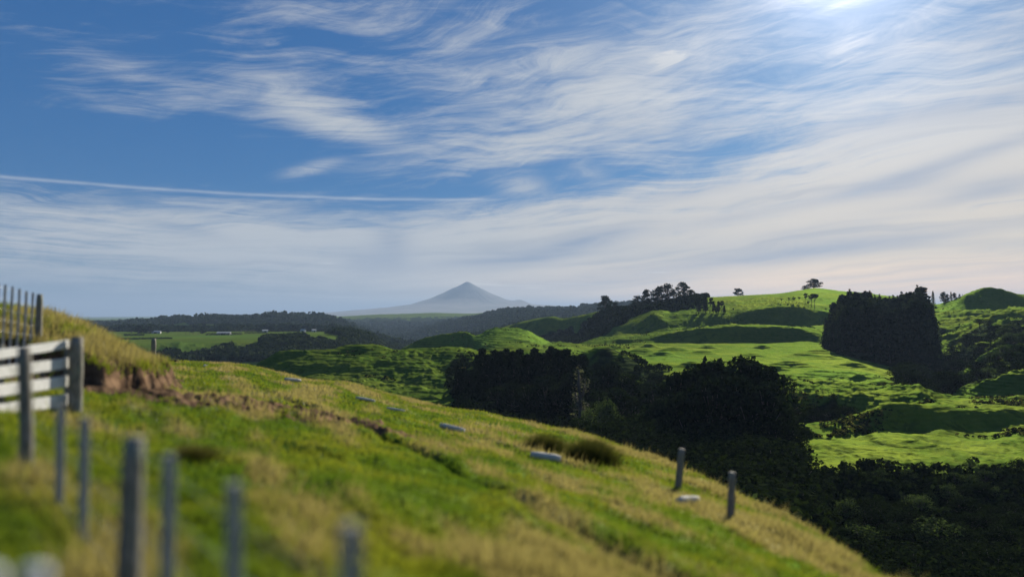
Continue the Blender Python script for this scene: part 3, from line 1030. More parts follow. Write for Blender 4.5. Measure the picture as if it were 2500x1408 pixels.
def tree_kind(kind, seed, h, leafmat, lod=1.0):
    """returns (trunk MB, crown MB)"""
    rng = np.random.RandomState(seed)
    tm, cm = MB(), MB()
    clumps = []
    if kind == 'pine':
        z = .16 * h
        while z < h * .97:
            t = (z / h)
            w = h * .23 * (1 - .66 * max(0, t - .25) / .75) * rng.uniform(.75, 1.15)
            nb = 5
            a0 = rng.rand() * 6.28
            for k in range(nb):
                if rng.rand() < .18 and t < .7:
                    continue
                a = a0 + k * 6.28 / nb + rng.uniform(-.3, .3)
                l = w * rng.uniform(.55, 1.1)
                clumps.append(((math.cos(a) * l * .62, math.sin(a) * l * .62, z + l * .18), (l * .55, l * .55, l * .34), z / h * .98))
            z += h * .055 * rng.uniform(.8, 1.3)
        clumps.append(((0, 0, h * .97), (h * .035, h * .035, h * .06), .95))
        n, size = int(34 * lod), h * .024
    elif kind == 'fir':
        z = .08 * h
        while z < h * .97:
            t = z / h
            w = h * .15 * (1 - t) ** .75 + h * .015
            a0 = rng.rand() * 6.28
            for k in range(5):
                a = a0 + k * 1.256
                clumps.append(((math.cos(a) * w * .6, math.sin(a) * w * .6, z), (w * .55, w * .55, h * .04), t * .98))
            z += h * .06
        clumps.append(((0, 0, h * .985), (h * .012, h * .012, h * .05), .95))
        n, size = int(18 * lod), h * .018
    elif kind == 'macro':      # broad, flat-topped, layered old tree with gaps
        for k in range(46):
            t = .16 + .82 * (k / 45) + rng.uniform(-.03, .03)
            a = rng.rand() * 6.28
            env = math.sqrt(max(0, 1 - ((t - .25) / .80) ** 2)) if t > .25 else .95
            l = h * .80 * env * rng.uniform(.15, 1)
            clumps.append(((math.cos(a) * l, math.sin(a) * l, h * t * (1 - .10 * (l / h / .78) ** 2)), (h * .21, h * .21, h * .062), min(.8, t * .6)))
        n, size = int(75 * lod), h * .034
    elif kind == 'cypress':    # dense dark rounded old tree, pointed top
        for k in range(30):
            t = .12 + .86 * (k / 29)
            a = rng.rand() * 6.28
            env = (1 - t) ** .55 * 1.0 + .10
            l = h * .46 * env * rng.uniform(.2, 1.)
            clumps.append(((math.cos(a) * l, math.sin(a) * l, h * t), (h * .13, h * .13, h * .075), min(.85, t * .8)))
        n, size = int(75 * lod), h * .026
    elif kind == 'broad':
        for k in range(24):
            u = rng.normal(size=3)
            u /= np.linalg.norm(u)
            u[2] = abs(u[2]) * 1.1 - .25
            rr = .5 + .5 * rng.rand()
            clumps.append(((u[0] * h * .40 * rr, u[1] * h * .40 * rr, h * (.50 + u[2] * .38 * rr)), (h * .15, h * .15, h * .11), .4))
        n, size = int(90 * lod), h * .020
    elif kind == 'umbrella':   # slender bare trunk, small head
        for k in range(9):
            a = rng.rand() * 6.28
            l = h * .17 * rng.rand() ** .5
            clumps.append(((math.cos(a) * l, math.sin(a) * l, h * rng.uniform(.66, .97)), (h * .12, h * .12, h * .07), .6))
        n, size = int(70 * lod), h * .036
    elif kind == 'poplar':
        for k in range(20):
            t = .15 + .8 * k / 19
            a = rng.rand() * 6.28
            l = h * .06 * math.sin(math.pi * t) ** .5
            clumps.append(((math.cos(a) * l, math.sin(a) * l, h * t), (h * .055, h * .055, h * .08), t * .8))
        n, size = int(26 * lod), h * .014
    elif kind == 'bare':       # leafless round crown of fine twigs
        for k in range(16):
            u = rng.normal(size=3)
            u /= np.linalg.norm(u)
            clumps.append(((u[0] * h * .33, u[1] * h * .33, h * (.55 + abs(u[2]) * .3)), (h * .15, h * .15, h * .13), .35))
        n, size = int(34 * lod), h * .013
    limbs = []
    for k, (c, R, t) in enumerate(clumps):
        cm.quads(leaf_quads(c, R, n, size, rng, up=.5))
        if (len(clumps) < 40 or k % 3 == 0):
            limbs.append((t, c[0], c[1], c[2]))
    trunk_mb(tm, h * (.95 if kind in ('pine', 'fir', 'poplar') else .72), h * (.022 if kind in ('pine', 'fir', 'umbrella') else .035), rng, .03, 0, 7, limbs)
    return tm, cm


class Tree:
    """a kind of tree: shared meshes, copies are cheap"""
    def __init__(s, name, kind, seed, leaf, lod=1.0, h=10.):
        s.name = name
        tm, cm = tree_kind(kind, seed, h, leaf, lod)
        s.tm = tm.mesh(name + '_trunk', M['bark'], True)
        s.cm = cm.mesh(name + '_crown', M[leaf])
        s.h = h
        both = MB()
        both.v = tm.v + cm.v
        both.f = tm.f + [i + tm.n for i in cm.f]
        both.c = tm.c + cm.c
        both.mi = [0] * len(tm.c) + [1] * len(cm.c)
        both.n = tm.n + cm.n
        s.both = both.mesh(name, [M['bark'], M[leaf]])

    def place(s, p, height, label, cat='tree', group=None, wide=1., rot=None, parts=True, rng=random, sink=.03):
        sc = height / s.h
        rot = rng.uniform(0, 6.28) if rot is None else rot
        p = Vector(p) - Vector((0, 0, sink * height))
        if parts:
            o = link(s.name, None, None, p)
            link('trunk', s.tm, o)
            link('crown', s.cm, o)
        else:
            o = link(s.name, s.both, None, p)
        o.scale = (sc * wide, sc * wide, sc)
        o.rotation_euler = (0, 0, rot)
        tag(o, label, cat, group)
        return o


random.seed(11)
K = {}
for i in range(3):
    K['pine%d' % i] = Tree('pine_tree', 'pine', 100 + i, 'pine')
    K['fir%d' % i] = Tree('plantation_conifer', 'fir', 200 + i, 'plant')
    K['macro%d' % i] = Tree('macrocarpa_tree', 'macro', 300 + i, 'pine')
    K['cyp%d' % i] = Tree('cypress_tree', 'cypress', 400 + i, 'pine')
    K['broad%d' % i] = Tree('bush_tree', 'broad', 500 + i, 'bush')
    K['lit%d' % i] = Tree('pale_or_sunlit_tree', 'broad', 550 + i, 'bushlit', .8)  # lit copy of the bush tree, sunlight painted into its leaf colour
    K['umb%d' % i] = Tree('slender_tree', 'umbrella', 600 + i, 'pine')
K['poplar'] = Tree('poplar_tree', 'poplar', 700, 'poplar')
for i in range(2):
    K['bare%d' % i] = Tree('leafless_tree', 'bare', 710 + i, 'grey')


def grow(kind, n, x, D, height, label, cat='tree', group=None, wide=1., parts=True):
    k = K[kind + (str(n % 3) if kind + '1' in K and kind + '2' in K else (str(n % 2) if kind + '1' in K else ''))]
    return k.place(at(x, D), height, label, cat, group, wide, parts=parts)


def top_h(x, D, ytop):
    """tree height that brings its top to photo row ytop"""
    g = at(x, D)
    return max(2.0, tz(ytop) * D - g.z)


def grow_to(kind, n, x, D, ytop, label, cat='tree', group=None, wide=1., parts=True):
    return grow(kind, n, x, D, top_h(x, D, ytop) / .98, label, cat, group, wide, parts)


# trees along the skyline
sky = [
    ('macro', 0, 1478, 820, 722, 'broad dark tree with open left side, leftmost on the skyline', .65),
    ('cyp', 1, 1503, 800, 738, 'low dark tree leaning into the slope below the leftmost skyline tree', 1.3),
    ('cyp', 0, 1556, 800, 722, 'dark tree at the left foot of the skyline clump', 1.2),
    ('macro', 1, 1582, 795, 707, 'dark ragged tree on the rising left shoulder of the skyline clump', .6),
    ('cyp', 2, 1606, 785, 700, 'rounded dark tree left of the tallest part of the skyline clump', 1.3),
    ('cyp', 0, 1630, 790, 694, 'broad round topped dark tree just left of the tallest skyline tree', 1.4),
    ('macro', 2, 1668, 760, 689, 'tallest dark pine on the skyline with a pointed top and open branches', .60),
    ('macro', 0, 1688, 765, 707, 'stepped dark pine leaning off the right side of the tallest skyline pine', .7),
    ('macro', 0, 1802, 846, 704, 'small round tree alone on the skyline pasture', 1.0),
    ('macro', 1, 1987, 878, 681, 'wide flat topped tree alone on the grassy summit', 1.15),
    ('macro', 2, 1966, 872, 697, 'low ragged tree touching the left side of the wide summit tree', 1.1),
]
for kd, n, x, D, yt, lab, wd in sky:
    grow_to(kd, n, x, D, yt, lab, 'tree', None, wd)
for i, (x, yt) in enumerate([(1530, 745), (1545, 738), (1520, 760), (1570, 745), (1590, 740), (1605, 745), (1622, 742), (1640, 738), (1650, 750), (1600, 760), (1575, 765), (1545, 770), (1520, 775), (1490, 765), (1470, 780), (1500, 785), (1640, 765), (1660, 758)]):
    grow_to('cyp' if i % 2 else 'broad', i, x + random.uniform(-5, 5), 720 + (785 - yt) * .2 + random.uniform(0, 30), yt, 'dark tree massed on the shady slope under the skyline clump', 'tree', 'dark trees under the skyline clump', 1.2)
for i, (x, yt, D) in enumerate([(1706, 728, 665), (1716, 726, 660), (1722, 722, 660), (1733, 727, 655), (1742, 735, 655), (1700, 735, 650), (1754, 735, 650), (1762, 733, 650), (1768, 745, 648), (1712, 742, 650), (1748, 748, 646), (1790, 752, 644)]):
    grow_to('umb' if i % 2 else 'pine', i, x, D, yt, 'small open tree in the row right of the tallest skyline pine', 'tree', 'small trees right of the tallest skyline pine')
for i, (x, yt, D) in enumerate([(1884, 745, 648), (1892, 740, 650), (1908, 729, 652), (1926, 727, 655), (1938, 724, 652), (1951, 724, 655), (1966, 716, 655), (1981, 717, 655), (1989, 715, 652), (1900, 742, 646), (1945, 738, 646), (1973, 735, 646)]):
    grow_to('umb', i, x, D, yt, 'thin stemmed tree in the open row on the slope below the summit tree', 'tree', 'thin stemmed trees below the summit')
for i, (x, yt, D) in enumerate([(2278, 709, 700), (2304, 713, 690), (2313, 718, 690), (2322, 711, 690), (2331, 715, 690), (2343, 718, 680), (2350, 719, 680)]):
    grow_to('cyp' if i % 3 else 'fir', i, x, D, yt, 'small dark tree on the ridge right of the conifer plantation', 'tree', 'small trees right of the plantation')

# the dense plantation
tops = ([2003, 2022, 2048, 2080, 2110, 2150, 2178, 2205, 2235, 2255, 2268, 2280], [798, 752, 722, 703, 704, 716, 722, 707, 697, 704, 722, 768])
for D in (456, 464, 474, 488, 505, 525, 548):
    x = 2012. + random.uniform(0, 8)
    while x < 2272:
        yt = np.interp(x, *tops) + (548 - D) * .42 + random.uniform(-6, 13)
        h = top_h(x, D, yt)
        if h > 4:
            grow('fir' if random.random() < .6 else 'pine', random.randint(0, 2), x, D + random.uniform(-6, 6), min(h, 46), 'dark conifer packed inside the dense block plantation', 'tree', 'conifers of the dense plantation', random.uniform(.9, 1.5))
        x += random.uniform(8, 12)

# trees in the valley in front: tall pines on the left, a mass of old trees on the right
for i, (x, D, yt) in enumerate([(x_, d_, y_ + random.uniform(-7, 9)) for x_, d_, y_ in [(1118, 262, 905), (1132, 268, 893), (1148, 255, 900), (1166, 272, 862), (1178, 262, 856), (1192, 258, 858), (1208, 270, 852), (1222, 262, 858), (1236, 268, 856), (1252, 262, 852), (1270, 270, 853), (1288, 262, 858), (1305, 268, 852), (1325, 262, 856), (1345, 272, 850), (1362, 265, 853), (1382, 268, 850), (1400, 262, 858), (1422, 266, 866)]]):
    grow_to('pine', i, x, D, yt, 'tall dark pine in the shelterbelt standing across the valley behind the grassy slope', 'tree', 'tall pines of the valley shelterbelt', 1.15)
for i, (x, D, yt) in enumerate([(1215, 238, 930), (1250, 232, 935), (1290, 236, 925), (1330, 232, 920), (1360, 236, 915), (1400, 240, 905), (1440, 245, 900), (1480, 248, 893), (1510, 250, 892), (1540, 255, 915), (1568, 255, 935), (1595, 250, 945), (1440, 215, 960), (1500, 215, 950), (1550, 220, 945), (1600, 225, 940), (1470, 230, 925)]):
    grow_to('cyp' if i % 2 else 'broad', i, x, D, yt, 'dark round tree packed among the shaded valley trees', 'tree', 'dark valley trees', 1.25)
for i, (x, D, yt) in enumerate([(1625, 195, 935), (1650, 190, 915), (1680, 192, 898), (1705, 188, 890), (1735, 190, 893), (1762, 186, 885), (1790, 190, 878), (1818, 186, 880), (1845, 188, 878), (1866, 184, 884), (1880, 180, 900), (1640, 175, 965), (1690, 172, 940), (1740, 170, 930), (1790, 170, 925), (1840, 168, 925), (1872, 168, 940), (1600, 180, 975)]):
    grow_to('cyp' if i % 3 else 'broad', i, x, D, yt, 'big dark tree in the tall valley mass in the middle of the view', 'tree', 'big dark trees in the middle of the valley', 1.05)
rp = random.Random(3)
n_ = 0
for D in range(95, 180, 9):           # lower scrub and trees that fill the gully
    x = 1350 + (180 - D) * 4
    while x < 1900:
        yt = 1000 + (165 - D) * 2.0 + rp.uniform(-18, 25) + max(0, (1640 - x)) * .06
        h = top_h(x, D, yt)
        if 2.5 < h < 30:
            grow('broad' if rp.random() < .99 else 'lit', n_, x, D, h, 'rounded shrubby tree filling the dark gully below the near slope', 'tree', 'gully trees below the near slope', 1.25)
            n_ += 1
        x += rp.uniform(24, 38)
# bush on the lower right
for D in range(78, 158, 8):
    x = 1905 + max(0, 105 - D) * 2.5
    while x < 2640:
        yt = 1130 + (150 - D) * 3.3 + rp.uniform(-22, 22)
        if x < 2080:
            yt += (2080 - x) * .25
        h = top_h(x, D, yt)
        if 2.0 < h < 22:
            litp = rp.random() < (.38 if (D > 125 or x < 2060) else .03)  # lit copies, coloured lighter in place of sun glints
            grow('lit' if litp else 'broad', n_, x, D, h, 'leafy native tree in the dark bush at the lower right' if not litp else 'leafy tree coloured as sunlit in the dark bush at the lower right', 'tree', 'native bush at the lower right' if not litp else 'sunlit-coloured trees of the lower right bush', 1.2)
            n_ += 1
        x += rp.uniform(32, 50) * (100 / D) ** .3
for i, (x, D) in enumerate([(1925, 218), (1950, 222), (1975, 226), (2000, 222), (2025, 220), (2045, 224), (1940, 232), (1985, 234), (2020, 232), (2065, 226)]):
    grow('broad', i, x, D, rp.uniform(4, 6.5), 'dark shrub in the hollow behind the fenced rim', 'shrub', 'shrubs in the hollow', 1.5)
# gully right of the plantation, bushy hillside at the right edge
for i in range(46):
    x = rp.uniform(2195, 2330)
    D = rp.uniform(285, 440)
    grow('broad' if i % 3 else 'cyp', i, x, D, rp.uniform(6, 12), 'dark tree in the shaded gully right of the terrace', 'tree', 'trees in the shaded gully right of the terrace', 1.3)
for i in range(95):
    x = rp.uniform(2330, 2600)
    D = rp.uniform(285, 500)
    if wood_mask(np.array([(x - 1250) / F * D]), np.array([D]))[0] < .3:
        continue
    litp = rp.random() < .3  # lit copies carry the sunlight in their leaf colour
    grow('lit' if litp else 'broad', i, x, D, rp.uniform(4, 9), 'scattered sunlit-coloured bush on the far right hillside' if litp else 'dark bush tree scattered on the far right hillside', 'tree', 'sunlit-coloured bushes on the right hillside' if litp else 'dark bush trees on the right hillside', 1.3)
# two pale trees in the shade of the valley
o = grow_to('poplar', 0, 1418, 205, 893, 'pale slim leafless poplar standing in the dark valley trees', 'tree', None, 1.3)
for i, (x, yt) in enumerate([(1440, 978), (1468, 962), (1487, 950)]):
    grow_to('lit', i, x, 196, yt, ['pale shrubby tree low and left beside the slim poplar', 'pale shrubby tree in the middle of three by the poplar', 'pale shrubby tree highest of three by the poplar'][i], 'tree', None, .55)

# plateau on the left: hedges, farm trees, sheds
for i, (x, D, yt) in enumerate([(262, 1180, 811), (275, 1150, 815), (322, 1250, 800), (340, 1250, 794), (352, 1250, 799), (366, 1240, 796), (405, 1300, 803), (412, 1290, 806), (470, 1240, 804), (493, 1230, 802), (500, 1220, 806)]):
    grow_to('cyp' if i % 2 else 'broad', i, x, D, yt, 'dark round farm tree on the left plateau', 'tree', 'dark farm trees on the left plateau', 1.5)
for i, x in enumerate([455, 464, 474, 484, 578, 590, 602, 612, 620]):
    grow_to('bare', i, x, 1180 + (x > 560) * 130, 812 if x < 560 else 803, 'leafless greyish tree among the farm trees on the left plateau', 'tree', 'leafless trees on the plateau', 1.5)
for i in range(34):
    x = 628 + i * 6.2
    if 640 < x < 655 or 738 < x < 746:
        continue
    grow_to('cyp', i, x, 1330 + rp.uniform(-15, 15), 803 + rp.uniform(-4, 2) + (x > 780) * 2, 'dark shelterbelt tree along the back of the left plateau', 'tree', 'shelterbelt along the back of the plateau', 1.5, True)
for (xa, xb, D, n, h) in ((305, 352, 1120, 16, 3), (292, 420, 960, 38, 2.2), (505, 590, 1130, 26, 3.4), (600, 650, 1220, 14, 3)):
    mb = MB()
    hr_ = np.random.RandomState(int(xa))
    for k in range(n):
        p = at(xa + (xb - xa) * k / (n - 1), D + hr_.uniform(-2, 2) + k * .6)
        hh = h * hr_.uniform(.8, 1.25)
        mb.quads(leaf_quads((p.x, p.y, p.z + hh * .45), (2.0, 2.2, hh * .6), 60, .45, hr_))
    o = link('hedge', mb.mesh('hedge', M['pine']))
    tag(o, {305: 'short dark hedge under the farm trees far left on the plateau', 292: 'long low broken hedge crossing the left plateau pasture', 505: 'dark clipped hedge in the middle of the left plateau', 600: 'short dark hedge in front of the plateau shelterbelt'}[xa], 'hedge')


def shed(x, D, w, dp, h, rot, label, roofc='roof'):
    p = at(x, D)
    o = link('farm_shed', None, None, p)
    o.rotation_euler = (0, 0, rot)
    tag(o, label, 'shed')
    b = MB()
    V = [(-w / 2, -dp / 2, -.5), (w / 2, -dp / 2, -.5), (w / 2, dp / 2, -.5), (-w / 2, dp / 2, -.5), (-w / 2, -dp / 2, h), (w / 2, -dp / 2, h), (w / 2, dp / 2, h), (-w / 2, dp / 2, h), (-w / 2, 0, h * 1.45), (w / 2, 0, h * 1.45)]
    b.add(V, [(0, 1, 5, 4), (1, 2, 6, 9, 5), (2, 3, 7, 6), (3, 0, 4, 8, 7)])
    link('wall', b.mesh('shed_wall', M['wallw']), o)
    r = MB()
    e = .35
    for s_ in (-1, 1):
        V = [(-w / 2 - e, s_ * (dp / 2 + e), h - .1), (w / 2 + e, s_ * (dp / 2 + e), h - .1), (w / 2 + e, 0, h * 1.45 + .08), (-w / 2 - e, 0, h * 1.45 + .08)]
        V += [(a, b_, c + .12) for a, b_, c in V]
        r.add(V, [(0, 1, 2, 3), (7, 6, 5, 4), (0, 4, 5, 1), (1, 5, 6, 2), (2, 6, 7, 3), (3, 7, 4, 0)])
    link('roof', r.mesh('shed_roof', M[roofc]), o)
    d = MB()
    d.add([(-w * .18, -dp / 2 - .03, -.3), (w * .12, -dp / 2 - .03, -.3), (w * .12, -dp / 2 - .03, h * .7), (-w * .18, -dp / 2 - .03, h * .7),
           (-w * .18, -dp / 2 + .02, -.3), (w * .12, -dp / 2 + .02, -.3), (w * .12, -dp / 2 + .02, h * .7), (-w * .18, -dp / 2 + .02, h * .7)],
          [(0, 1, 2, 3), (0, 4, 5, 1), (1, 5, 6, 2), (2, 6, 7, 3), (3, 7, 4, 0)])
    link('door', d.mesh('shed_door', M['dark']), o)


shed(548, 1150, 20, 9, 3.2, .1, 'long low white roofed shed behind the middle plateau hedge', 'wallw')
shed(648, 1300, 9, 7, 3.2, .5, 'small white shed in the gap of the plateau shelterbelt', 'wallw')
shed(741, 1310, 8, 6, 3.2, -.3, 'tiny white shed in front of the right part of the shelterbelt', 'wallw')
shed(767, 1300, 7, 6, 3.2, .6, 'tiny white shed at the right end of the plateau', 'wallw')
shed(383, 1260, 14, 8, 3.0, .2, 'grey roofed shed between the farm trees far left on the plateau')


# scattered native canopy: too many crowns to count
def canopy(name, n, D0, D1, x0, x1, size, leaf, nq, seed, label, thr=.45, qs=.34, mask=None, cat='forest'):
    rng = np.random.RandomState(seed)
    tot = []
    while sum(len(t[0]) for t in tot) < n:
        x = rng.uniform(x0, x1, 40000)
        D = np.exp(rng.uniform(math.log(D0), math.log(D1), 40000))
        X = (x - 1250) / F * D
        w = (mask or wood_mask)(X, D)
        k = w > thr + .35 * rng.rand(40000)
        tot.append((X[k], D[k]))
    X = np.concatenate([t[0] for t in tot])[:n]
    Y = np.concatenate([t[1] for t in tot])[:n]
    Z = H(X, Y)
    s = size * (.6 + .8 * rng.rand(n))
    d = rng.normal(size=(n, nq, 3))
    d[..., 2] = np.abs(d[..., 2]) * 1.1 - .25
    d /= np.linalg.norm(d, axis=2)[..., None]
    c = np.stack([X, Y, Z + s * .55], 1)
    p = c[:, None] + d * (s[:, None, None] * np.array([1, 1, .85])) * (.75 + .3 * rng.rand(n, nq, 1))
    nr = d + rng.normal(size=d.shape) * .45
    nr /= np.linalg.norm(nr, axis=2)[..., None]
    a = np.cross(nr, rng.normal(size=d.shape))
    a /= np.linalg.norm(a, axis=2)[..., None]
    b = np.cross(nr, a)
    q = s[:, None, None] * qs * (.6 + .8 * rng.rand(n, nq, 1))
    Q = np.stack([p - a * q, p - b * q, p + a * q, p + b * q], 2).reshape(-1, 3)
    me = mesh_np(name, Q, np.arange(len(Q)), np.full(len(Q) // 4, 4), M[leaf])
    tag(link(name, me), label, cat, kind='stuff')


canopy('bush_canopy', 7000, 640, 1500, -100, 1080, 4.2, 'far', 34, 1, 'dark native bush covering the gullies below the left plateau')
canopy('forest_canopy', 15000, 1450, 3600, 150, 1700, 8.5, 'far', 26, 2, 'blue hazed forest covering the far ridges')
canopy('gully_scrub', 3200, 60, 330, 1080, 1920, 1.8, 'bush', 90, 3, 'dark undergrowth filling the valley floor', .45, .17)
canopy('hillside_scrub', 2600, 60, 480, 1860, 2700, 1.6, 'bush', 90, 4, 'low dark scrub over the right hand valley sides', .45, .17)
canopy('slope_scrub', 1500, 690, 900, 1250, 1740, 2.6, 'bush', 34, 5, 'dark scrub on the shaded slope under the skyline trees')


def tuft_mask(X, Y):
    x, ca = px_of(np.arctan2(X, Y))
    flat = box(x, 1540, 2180, 40) * box(Y, 300, 520, 15)
    return sst(.12, .40, fbm(X / 26., Y / 18., 4, 95) + .25 * fbm(X / 120., Y / 120., 2, 96)) * (1 - .85 * flat)


canopy('rush_tufts', 3400, 190, 660, 600, 2650, .42, 'bush', 16, 6, 'small dark rushes and scrub dotted over the mid distance pasture', .4, .42, tuft_mask, 'rushes')
canopy('pale_tufts', 2600, 190, 660, 600, 2650, .40, 'tuft', 16, 7, 'small tawny tussocks dotted over the mid distance pasture', .4, .42, tuft_mask, 'tussocks')


# ------------------------------------------------------------------ grass of the near spur
def build_grass():
    rng = np.random.RandomState(21)
    parts = []
    for n, d0, d1, h, w in ((150000, 1.6, 8, .048, .007), (190000, 6, 20, .062, .012), (150000, 18, 50, .08, .024)):
        x = rng.uniform(-120, 2620, n)
        D = np.sqrt(rng.uniform(d0 ** 2, d1 ** 2, n)) if d1 < 10 else rng.uniform(d0, d1, n)
        C = np.exp(np.interp(x, TABX, TD[9]))
        k = D < C * 1.12
        x, D = x[k], D[k]
        X = (x - 1250) / F * D
        dm = dirt_mask(X, D)
        cl = fbm(X * 2.2, D * 2.2, 3, 77)
        k = (rng.rand(len(X)) > dm * 1.1) & (rng.rand(len(X)) < .65 + cl)
        parts.append((X[k], D[k], np.full(k.sum(), h), np.full(k.sum(), w)))
    # long rank grass on the crest and the bank
    n = 150000
    x = rng.uniform(-60, 2400, n)
    C = np.exp(np.interp(x, TABX, TD[9]))
    D = C * rng.uniform(.80, 1.05, n)
    X = (x - 1250) / F * D
    dr = dry_mask(X, D)
    k = (rng.rand(n) < dr * (.10 + sst(-.1, .4, fbm(X * .8, D * .8, 3, 78))))
    parts.append((X[k], D[k], np.full(k.sum(), .085), np.full(k.sum(), .014)))
    n = 90000
    X = rng.uniform(-16, -7, n)
    D = rng.uniform(15, 33, n)
    s = bank_s(X, D)
    k = (s > .25) & (rng.rand(n) < np.exp(-np.maximum(s - .6, 0) / 2.2)) & (D < 31) & (rng.rand(n) < .75 + fbm(X, D, 3, 79))
    parts.append((X[k], D[k], np.full(k.sum(), .14), np.full(k.sum(), .014)))
    n = 120000
    x = rng.uniform(-120, 2500, n)
    D = rng.uniform(2.5, 30, n)
    X = (x - 1250) / F * D
    dr = dry_mask(X, D)
    C = np.exp(np.interp(x, TABX, TD[9]))
    k = (rng.rand(n) < dr * sst(.0, .35, fbm(X * 1.1, D * 1.1, 3, 80))) & (D < C)
    parts.append((X[k], D[k], np.full(k.sum(), .17), np.full(k.sum(), .010)))
    X, Y, h, w = [np.concatenate([p[i] for p in parts]) for i in range(4)]
    n = len(X)
    Z = H(X, Y)
    dry = dry_mask(X, Y)
    h = h * (.5 + rng.rand(n)) * (1 + dry * .6)
    a = rng.rand(n) * 2 * np.pi
    # lean mostly downhill and downwind
    lx = rng.normal(size=n) * .35 + .18
    ly = rng.normal(size=n) * .35 - .05
    bx, by = np.cos(a) * w, np.sin(a) * w
    p0 = np.stack([X - bx, Y - by, Z - .01], 1)
    p1 = np.stack([X + bx, Y + by, Z - .01], 1)
    p2 = np.stack([X + lx * h, Y + ly * h, Z + h], 1)
    V = np.stack([p0, p1, p2], 1).reshape(-1, 3)
    me = mesh_np('grass', V, np.arange(len(V)), np.full(n, 3), M['grass'])
    at_ = me.attributes.new('dry', 'FLOAT', 'POINT')
    at_.data.foreach_set('value', np.repeat(dry, 3).astype(np.float32))
    tag(link('grass', me), 'rough green and straw coloured grass over the near slope', 'grass', kind='stuff')


build_grass()


# ------------------------------------------------------------------ fences and posts
def gz(X, Y):
    return float(H(X, Y)[0])


def round_post(mb, X, Y, z0, z1, r, rng, lean=(0, 0), seg=12, rot_top=True):
    pts, rad = [], []
    n = 9
    for i in range(n):
        t = i / (n - 1)
        pts.append((X + lean[0] * t + rng.uniform(-.004, .004), Y + lean[1] * t + rng.uniform(-.004, .004), z0 + (z1 - z0) * t))
        rad.append(r * (1.06 - .10 * t) * rng.uniform(.96, 1.04))
    rad[-1] *= .9
    mb.tube(pts, rad, seg, jit=.05, rng=rng)


def top_z(y, D):
    return tz(y) * D


R0 = random.Random(8)
# near wire fence
fx = lambda x: 1.511 / ((x - 1250) / F + .87)
fence = link('wire_fence', None, None, (-2.1, 4.2, gz(-2.1, 4.2)))
tag(fence, 'near wire fence of grey battens and a thick round post at the lower left', 'fence')
inv = -Vector(fence.location)


def part_obj(name, mb, mat, parent, smooth=True):
    me = mb.mesh(name, mat, smooth)
    me.transform(Matrix.Translation(-Vector(parent.location)))
    return link(name, me, parent)


npts = []
for x, yt, typ in ((868, 1280, 'b'), (583, 1180, 'b'), (420, 1110, 'b'), (325, 1066, 'p'), (215, 1020, 'b'), (155, 992, 'b'), (78, 845, 'P')):
    D = fx(x)
    X = (x - 1250) / F * D
    g = gz(X, D)
    zt = top_z(yt, D)
    mb = MB()
    if typ == 'b':
        mb.beam((X, D, g - .1 + (0.12 if x < 500 else -.1)), (X + R0.uniform(-.015, .015), D, zt), .046, .052, up=(0.87, -.5, 0), nseg=8, jit=.002, rng=R0)
        part_obj('batten', mb, M['batten'], fence, False)
    else:
        r = .062 if typ == 'p' else .058
        round_post(mb, X, D, g - .3, zt, r, R0, (0.02, 0) if typ == 'p' else (-.06, 0), 14)
        part_obj('post', mb, M['postwood'], fence, True)
    npts.append(Vector((X, D, g)))
ends = [Vector((.45, 1.2, gz(.45, 1.2)))] + npts
for hgt in (.12, .32, .52, .74, .93):
    mb = MB()
    mb.tube([p + Vector((0.0, -.04, hgt)) for p in ends], [.0016] * len(ends), 5)
    part_obj('wire', mb, M['wire'], fence)

# white-capped post tops right under the camera
for x, yt, lab in ((100, 1386, 'pale blurred post top poking up at the bottom left edge'), (-12, 1388, 'pale blurred post top cut by the bottom left corner')):
    D = 1.75
    X = (x - 1250) / F * D
    g = gz(X, D)
    p = link('short_post', None, None, (X, D, g))
    tag(p, lab, 'post')
    mb = MB()
    round_post(mb, X, D, g - .2, top_z(yt, D) - .01, .028, R0, (0, 0), 12)
    part_obj('post_shaft', mb, M['batten'], p)
    mb = MB()
    zt = top_z(yt, D)
    mb.tube([(X, D, zt - .035), (X, D, zt - .006), (X, D, zt)], [.031, .030, .018], 14)
    part_obj('cap', mb, M['cap'], p)

# railed stockyard fence
rf = link('rail_fence', None, None, (-7.6, 12.0, gz(-7.6, 12.0)))
tag(rf, 'pale wooden rail fence of four boards ending in a dark corner post', 'fence')
D1, D0_ = 12.6, 9.6
XC = (190 - 1250) / F * D1
gC = gz(XC, D1)
mb = MB()
round_post(mb, XC, D1, gC - .3, top_z(822, D1), .10, R0, (0, 0), 14)
part_obj('post', mb, M['postwood'], rf)
mb = MB()
XC2 = (207 - 1250) / F * (D1 + .1)
mb.beam((XC2 - .02, D1 + .02, gC - .25), (XC2 - .02, D1 + .02, top_z(826, D1)), .075, .11, up=(0, 1, 0), nseg=8, jit=.003, rng=R0)
part_obj('post', mb, M['postwood'], rf, False)
RY = [((828, 850), (846, 884)), ((872, 899), (893, 925)), ((916, 944), (938, 968)), ((960, 990), (985, 1020))]
for (a, b), (c, d) in RY:
    mb = MB()
    xl, Dl = -160, D0_
    k = (160 + 165) / 165.
    c2, d2 = a + (c - a) * k, b + (d - b) * k
    A = Vector(((168 - 1250) / F * D1, D1, top_z((a + b) / 2, D1)))
    B = Vector(((xl - 1250) / F * Dl, Dl, top_z((c2 + d2) / 2, Dl)))
    mb.beam(A, B, .038, (top_z(a, D1) - top_z(b, D1)) * .92, nseg=8, jit=.004, rng=R0)
    part_obj('rail', mb, M['rail'], rf, False)
